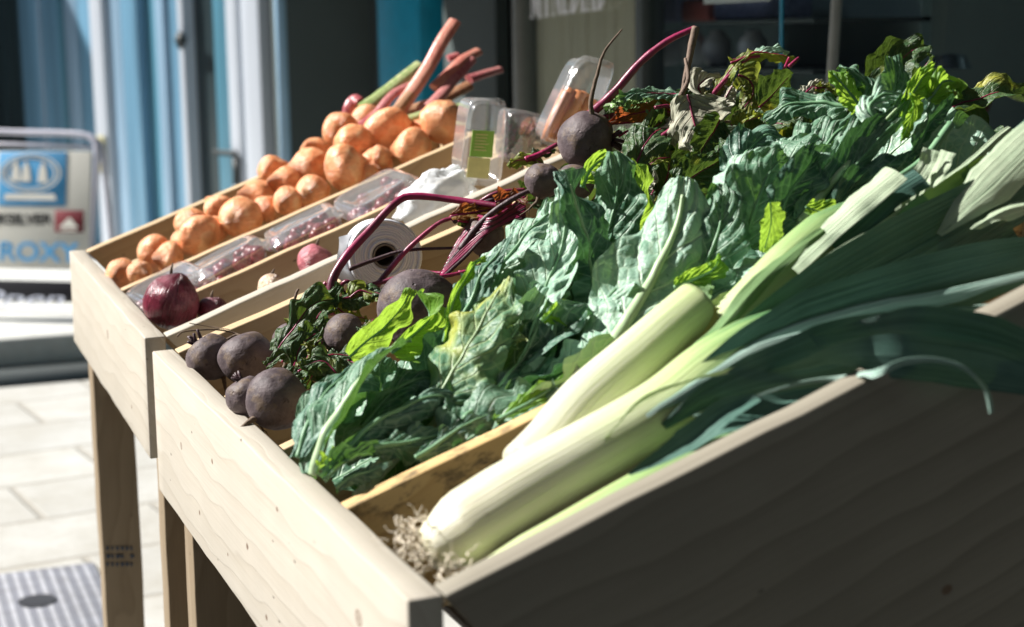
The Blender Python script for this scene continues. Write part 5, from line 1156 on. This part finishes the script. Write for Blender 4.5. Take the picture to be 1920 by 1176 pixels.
for i, (pts, hw, mt, lab) in enumerate(RH):
    P_, L_ = spline(KK(*pts), 36); s1 = mpp(P_[18]); mb = MB(); seg = 14; n = 36
    N = Vector((-.3, -.6, .7)); rows = []
    for k in range(n):
        T = (P_[min(k+1, n-1)]-P_[max(k-1, 0)]).normalized(); Nn = (N-T*N.dot(T)).normalized(); Bn = T.cross(Nn); sc_ = hw*s1*(1.06-.2*k/n)*(1+.05*noise.noise(Vector((k*.2, i, 0))))
        for j in range(seg):
            a_ = 2*math.pi*j/seg; cz = math.sin(a_); kk = .75 if cz < 0 else (.55+.06*math.cos(a_*8)); rows.append(P_[k]+Bn*math.cos(a_)*sc_+Nn*cz*kk*sc_)
    mb.add(rows, [(k*seg+j, k*seg+(j+1) % seg, (k+1)*seg+(j+1) % seg, (k+1)*seg+j) for k in range(n-1) for j in range(seg)]+[tuple(range(seg))[::-1], tuple((n-1)*seg+j for j in range(seg))])
    o = mb.build('rhubarb_stalk', mt); auto(o, 60); tag(o, lab, 'rhubarb', 'rhubarb stalks behind the onions')

# ------------------------------------------------------------------ clear packs
def punnet(px, py, Y, w_, l_, lab, full=1, seed=0):
    c = K(px, py, Y); e = empty('punnet', c, lab, 'punnet', 'flat clear punnets in the far stand'); e.rotation_euler = (R(4*math.sin(seed*2.1)), R(-5+3*math.sin(seed*3.)), R(9*math.sin(seed*1.7)))
    d = Vector((math.cos(S2), 0, math.sin(S2))); up = Vector((-math.sin(S2), 0, math.cos(S2))); M = frame(d, Vector((0, 1, 0)), up, (0,0,0))
    hw, hl, h = w_/2, l_/2, .022
    def ring(k, z, n=40, e_=5):
        out = []
        for i in range(n):
            a_ = 2*math.pi*i/n; ca, sa = math.cos(a_), math.sin(a_); out.append((hl*k*abs(ca)**(2/e_)*(1 if ca > 0 else -1), hw*k*abs(sa)**(2/e_)*(1 if sa > 0 else -1), z))
        return out
    def stack(rs, capa=True, capb=True):
        mb = MB(); n = 40; vs = [p for r_ in rs for p in r_]; fs = [(i*n+j, i*n+(j+1) % n, (i+1)*n+(j+1) % n, (i+1)*n+j) for i in range(len(rs)-1) for j in range(n)]
        if capa: fs.append(tuple(range(n))[::-1])
        if capb: fs.append(tuple((len(rs)-1)*n+j for j in range(n)))
        mb.add(vs, fs, 0, M); return mb
    mb = stack([ring(.80, -h), ring(.84, -h+.001), ring(.90, -.002), ring(1., 0), ring(1., .0015)], True, False); link('tray', mb.mesh('tray'), M_clear, e, (0,0,0))
    mb = stack([ring(1.005, .002), ring(.99, .004), ring(.90, .0045), ring(.86, .012), ring(.70, .0135), ring(.66, .012)], False, True); o = link('lid', mb.mesh('lid'), M_clear, e, (0,0,0))
    mb = MB(); r_ = random.Random(seed)
    for k in range(26):
        x, y = r_.uniform(-.75, .75)*hl, r_.uniform(-.7, .7)*hw; R_ = r_.uniform(.007, .010)
        bm = bmesh.new(); bmesh.ops.create_icosphere(bm, subdivisions=2, radius=R_)
        mb.add([v.co for v in bm.verts], [[v.index for v in f.verts] for f in bm.faces], 0, M @ Matrix.Translation((x, y, -h+R_+r_.uniform(0, .010)))); bm.free()
    link('berries', mb.mesh('berries'), plain('berry_red', (.30, .03, .05), .35, nscale=90, namp=.7) if 'berry_red' not in bpy.data.materials else bpy.data.materials['berry_red'], e, (0,0,0))
punnet(318, 546, 1.12, .11, .10, 'clear plastic punnet lowest in its row, partly behind the dark red onion', seed=1)
punnet(424, 492, 1.12, .11, .104, 'clear plastic punnet second from the front board', seed=2)
punnet(568, 430, 1.12, .11, .104, 'clear plastic punnet of red fruit third from the front board', seed=3)
punnet(706, 370, 1.12, .11, .104, 'clear plastic punnet of bright red fruit highest in its row', seed=4)
# white crumpled bag
e = empty('plastic_bag', K(825, 360, .96), 'crumpled milky plastic bag lying left of the standing clear pack', 'bag')
c = K(818, 372, .965); s1 = mpp(c); mb = MB(); nz, ns = 30, 40; vs = []
for i in range(nz+1):
    th = math.pi*i/nz
    for j in range(ns):
        a_ = 2*math.pi*j/ns; p = Vector((math.sin(th)*math.cos(a_), math.sin(th)*math.sin(a_), math.cos(th)))
        k = 1+.30*noise.noise(p*2.2)+.16*abs(noise.noise(p*5.5))+.06*noise.noise(p*12); q = Vector((p.x*1.15, p.y*.7, p.z*.8))*k*62*s1
        q.z += q.x*.25; vs.append(q+c)
mb.add(vs, [(i*ns+j, i*ns+(j+1) % ns, (i+1)*ns+(j+1) % ns, (i+1)*ns+j) for i in range(nz) for j in range(ns)]); mb.build('film', M_film, e)
# standing clear pack with green label
def pack(name, corner_px, Y, thick, lab, cat, mt=M_clear):
    """upright tray: quad in the photo (tl, tr, br, bl), thick metres deep along +Y"""
    q = [K(x, y, Y) for x, y in corner_px]; e = empty(name, q[3], lab, cat)
    def P2(u, v, d): a_ = q[0].lerp(q[1], u); b_ = q[3].lerp(q[2], u); return a_.lerp(b_, v)+Vector((.15*d, d, .05*d))
    mb = MB(); n = 36
    def ring(k, d):
        out = []
        for i in range(n):
            a_ = 2*math.pi*i/n; ca, sa = math.cos(a_), math.sin(a_); ex = .35
            out.append(P2(.5+.5*k*abs(ca)**ex*(1 if ca > 0 else -1), .5+.5*k*abs(sa)**ex*(1 if sa > 0 else -1), d))
        return out
    rs = [ring(.86, thick), ring(.9, thick-.002), ring(.93, .004), ring(1, .002), ring(1, 0), ring(.93, -.001), ring(.90, -.010), ring(.84, -.012)]
    vs = [p for r_ in rs for p in r_]; fs = [(i*n+j, i*n+(j+1) % n, (i+1)*n+(j+1) % n, (i+1)*n+j) for i in range(len(rs)-1) for j in range(n)]+[tuple(range(n))[::-1], tuple((len(rs)-1)*n+j for j in range(n))]
    mb.add(vs, fs); mb.build('shell', M_pack, e); return e, P2
e, P2 = pack('salad_pack', [(880, 183), (952, 184), (940, 352), (860, 345)], .955, .07, 'clear plastic pack standing upright with a green and yellow label', 'pack')
def lab_(P2, e, u0, u1, v0, v1, d, mt, name):
    mb = MB(); a_ = [P2(u0, v0, d), P2(u1, v0, d), P2(u1, v1, d), P2(u0, v1, d)]; b_ = [p+Vector((0, .0006, 0)) for p in a_]
    mb.add(a_+b_, [(0, 1, 2, 3), (7, 6, 5, 4), (0, 4, 5, 1), (1, 5, 6, 2), (2, 6, 7, 3), (3, 7, 4, 0)]); mb.build(name, mt, e, False)
M_lg = plain('label_green', (.28, .55, .08), .5, nscale=60, namp=.2); M_ly = plain('label_yellow', (.75, .72, .30), .5, nscale=150, namp=.3)
lab_(P2, e, .12, .66, .36, .66, -.014, M_lg, 'green_label'); lab_(P2, e, .10, .62, .67, .90, -.014, M_ly, 'yellow_label')
mb = MB(); r_ = random.Random(9)
for k in range(6):
    v = .40+k*.035
    for j in range(6): pass
    a_ = [P2(.2, v, -.0147), P2(.2+r_.uniform(.2, .4), v, -.0147), P2(.2+.3, v+.013, -.0147), P2(.2, v+.013, -.0147)]; mb.add(a_, [(0, 1, 2, 3)])
mb.build('label_print', M_ly, e, False)
# second pack lying behind it filled with dark salad
e, P2 = pack('salad_pack', [(948, 200), (1028, 216), (1010, 290), (940, 310)], .985, .05, 'clear pack of dark mixed salad behind the standing pack', 'pack')
mb = MB(); r_ = random.Random(3)
for k in range(150):
    p = P2(r_.uniform(.12, .88), r_.uniform(.3, .9), r_.uniform(.004, .04)); d = Vector([r_.gauss(0, 1) for _ in range(3)]).normalized(); u_ = d.orthogonal()*.005; l_ = d*.009
    mb.add([p-l_, p+u_, p+l_, p-u_], [(0, 1, 2, 3)], k % 2)
mb.build('salad_leaves', [plain('salad_dark', (.05, .09, .04), .5), plain('salad_red', (.14, .03, .05), .5)], e, False)
# leaning carrot pack
e, P2 = pack('carrot_pack', [(1085, 100), (1160, 118), (1085, 292), (1005, 268)], .90, .045, 'long clear pack of orange carrots leaning behind the top beetroot', 'pack')
mb = MB()
for k in range(7):
    u = .2+.1*k; a_ = P2(u, .95, .012+.006*(k % 3)); b_ = P2(u+.02, .42-.04*(k % 2), .012+.006*(k % 3)); mb.tube([a_, a_.lerp(b_, .5), b_], [.0045, .007, .0075], 10)
mb.build('carrots', plain('carrot_orange', (.80, .30, .12), .4, nscale=90, namp=.25), e)
for o in list(bpy.data.objects):
    if o.type == 'MESH' and o.data.users == 0: pass
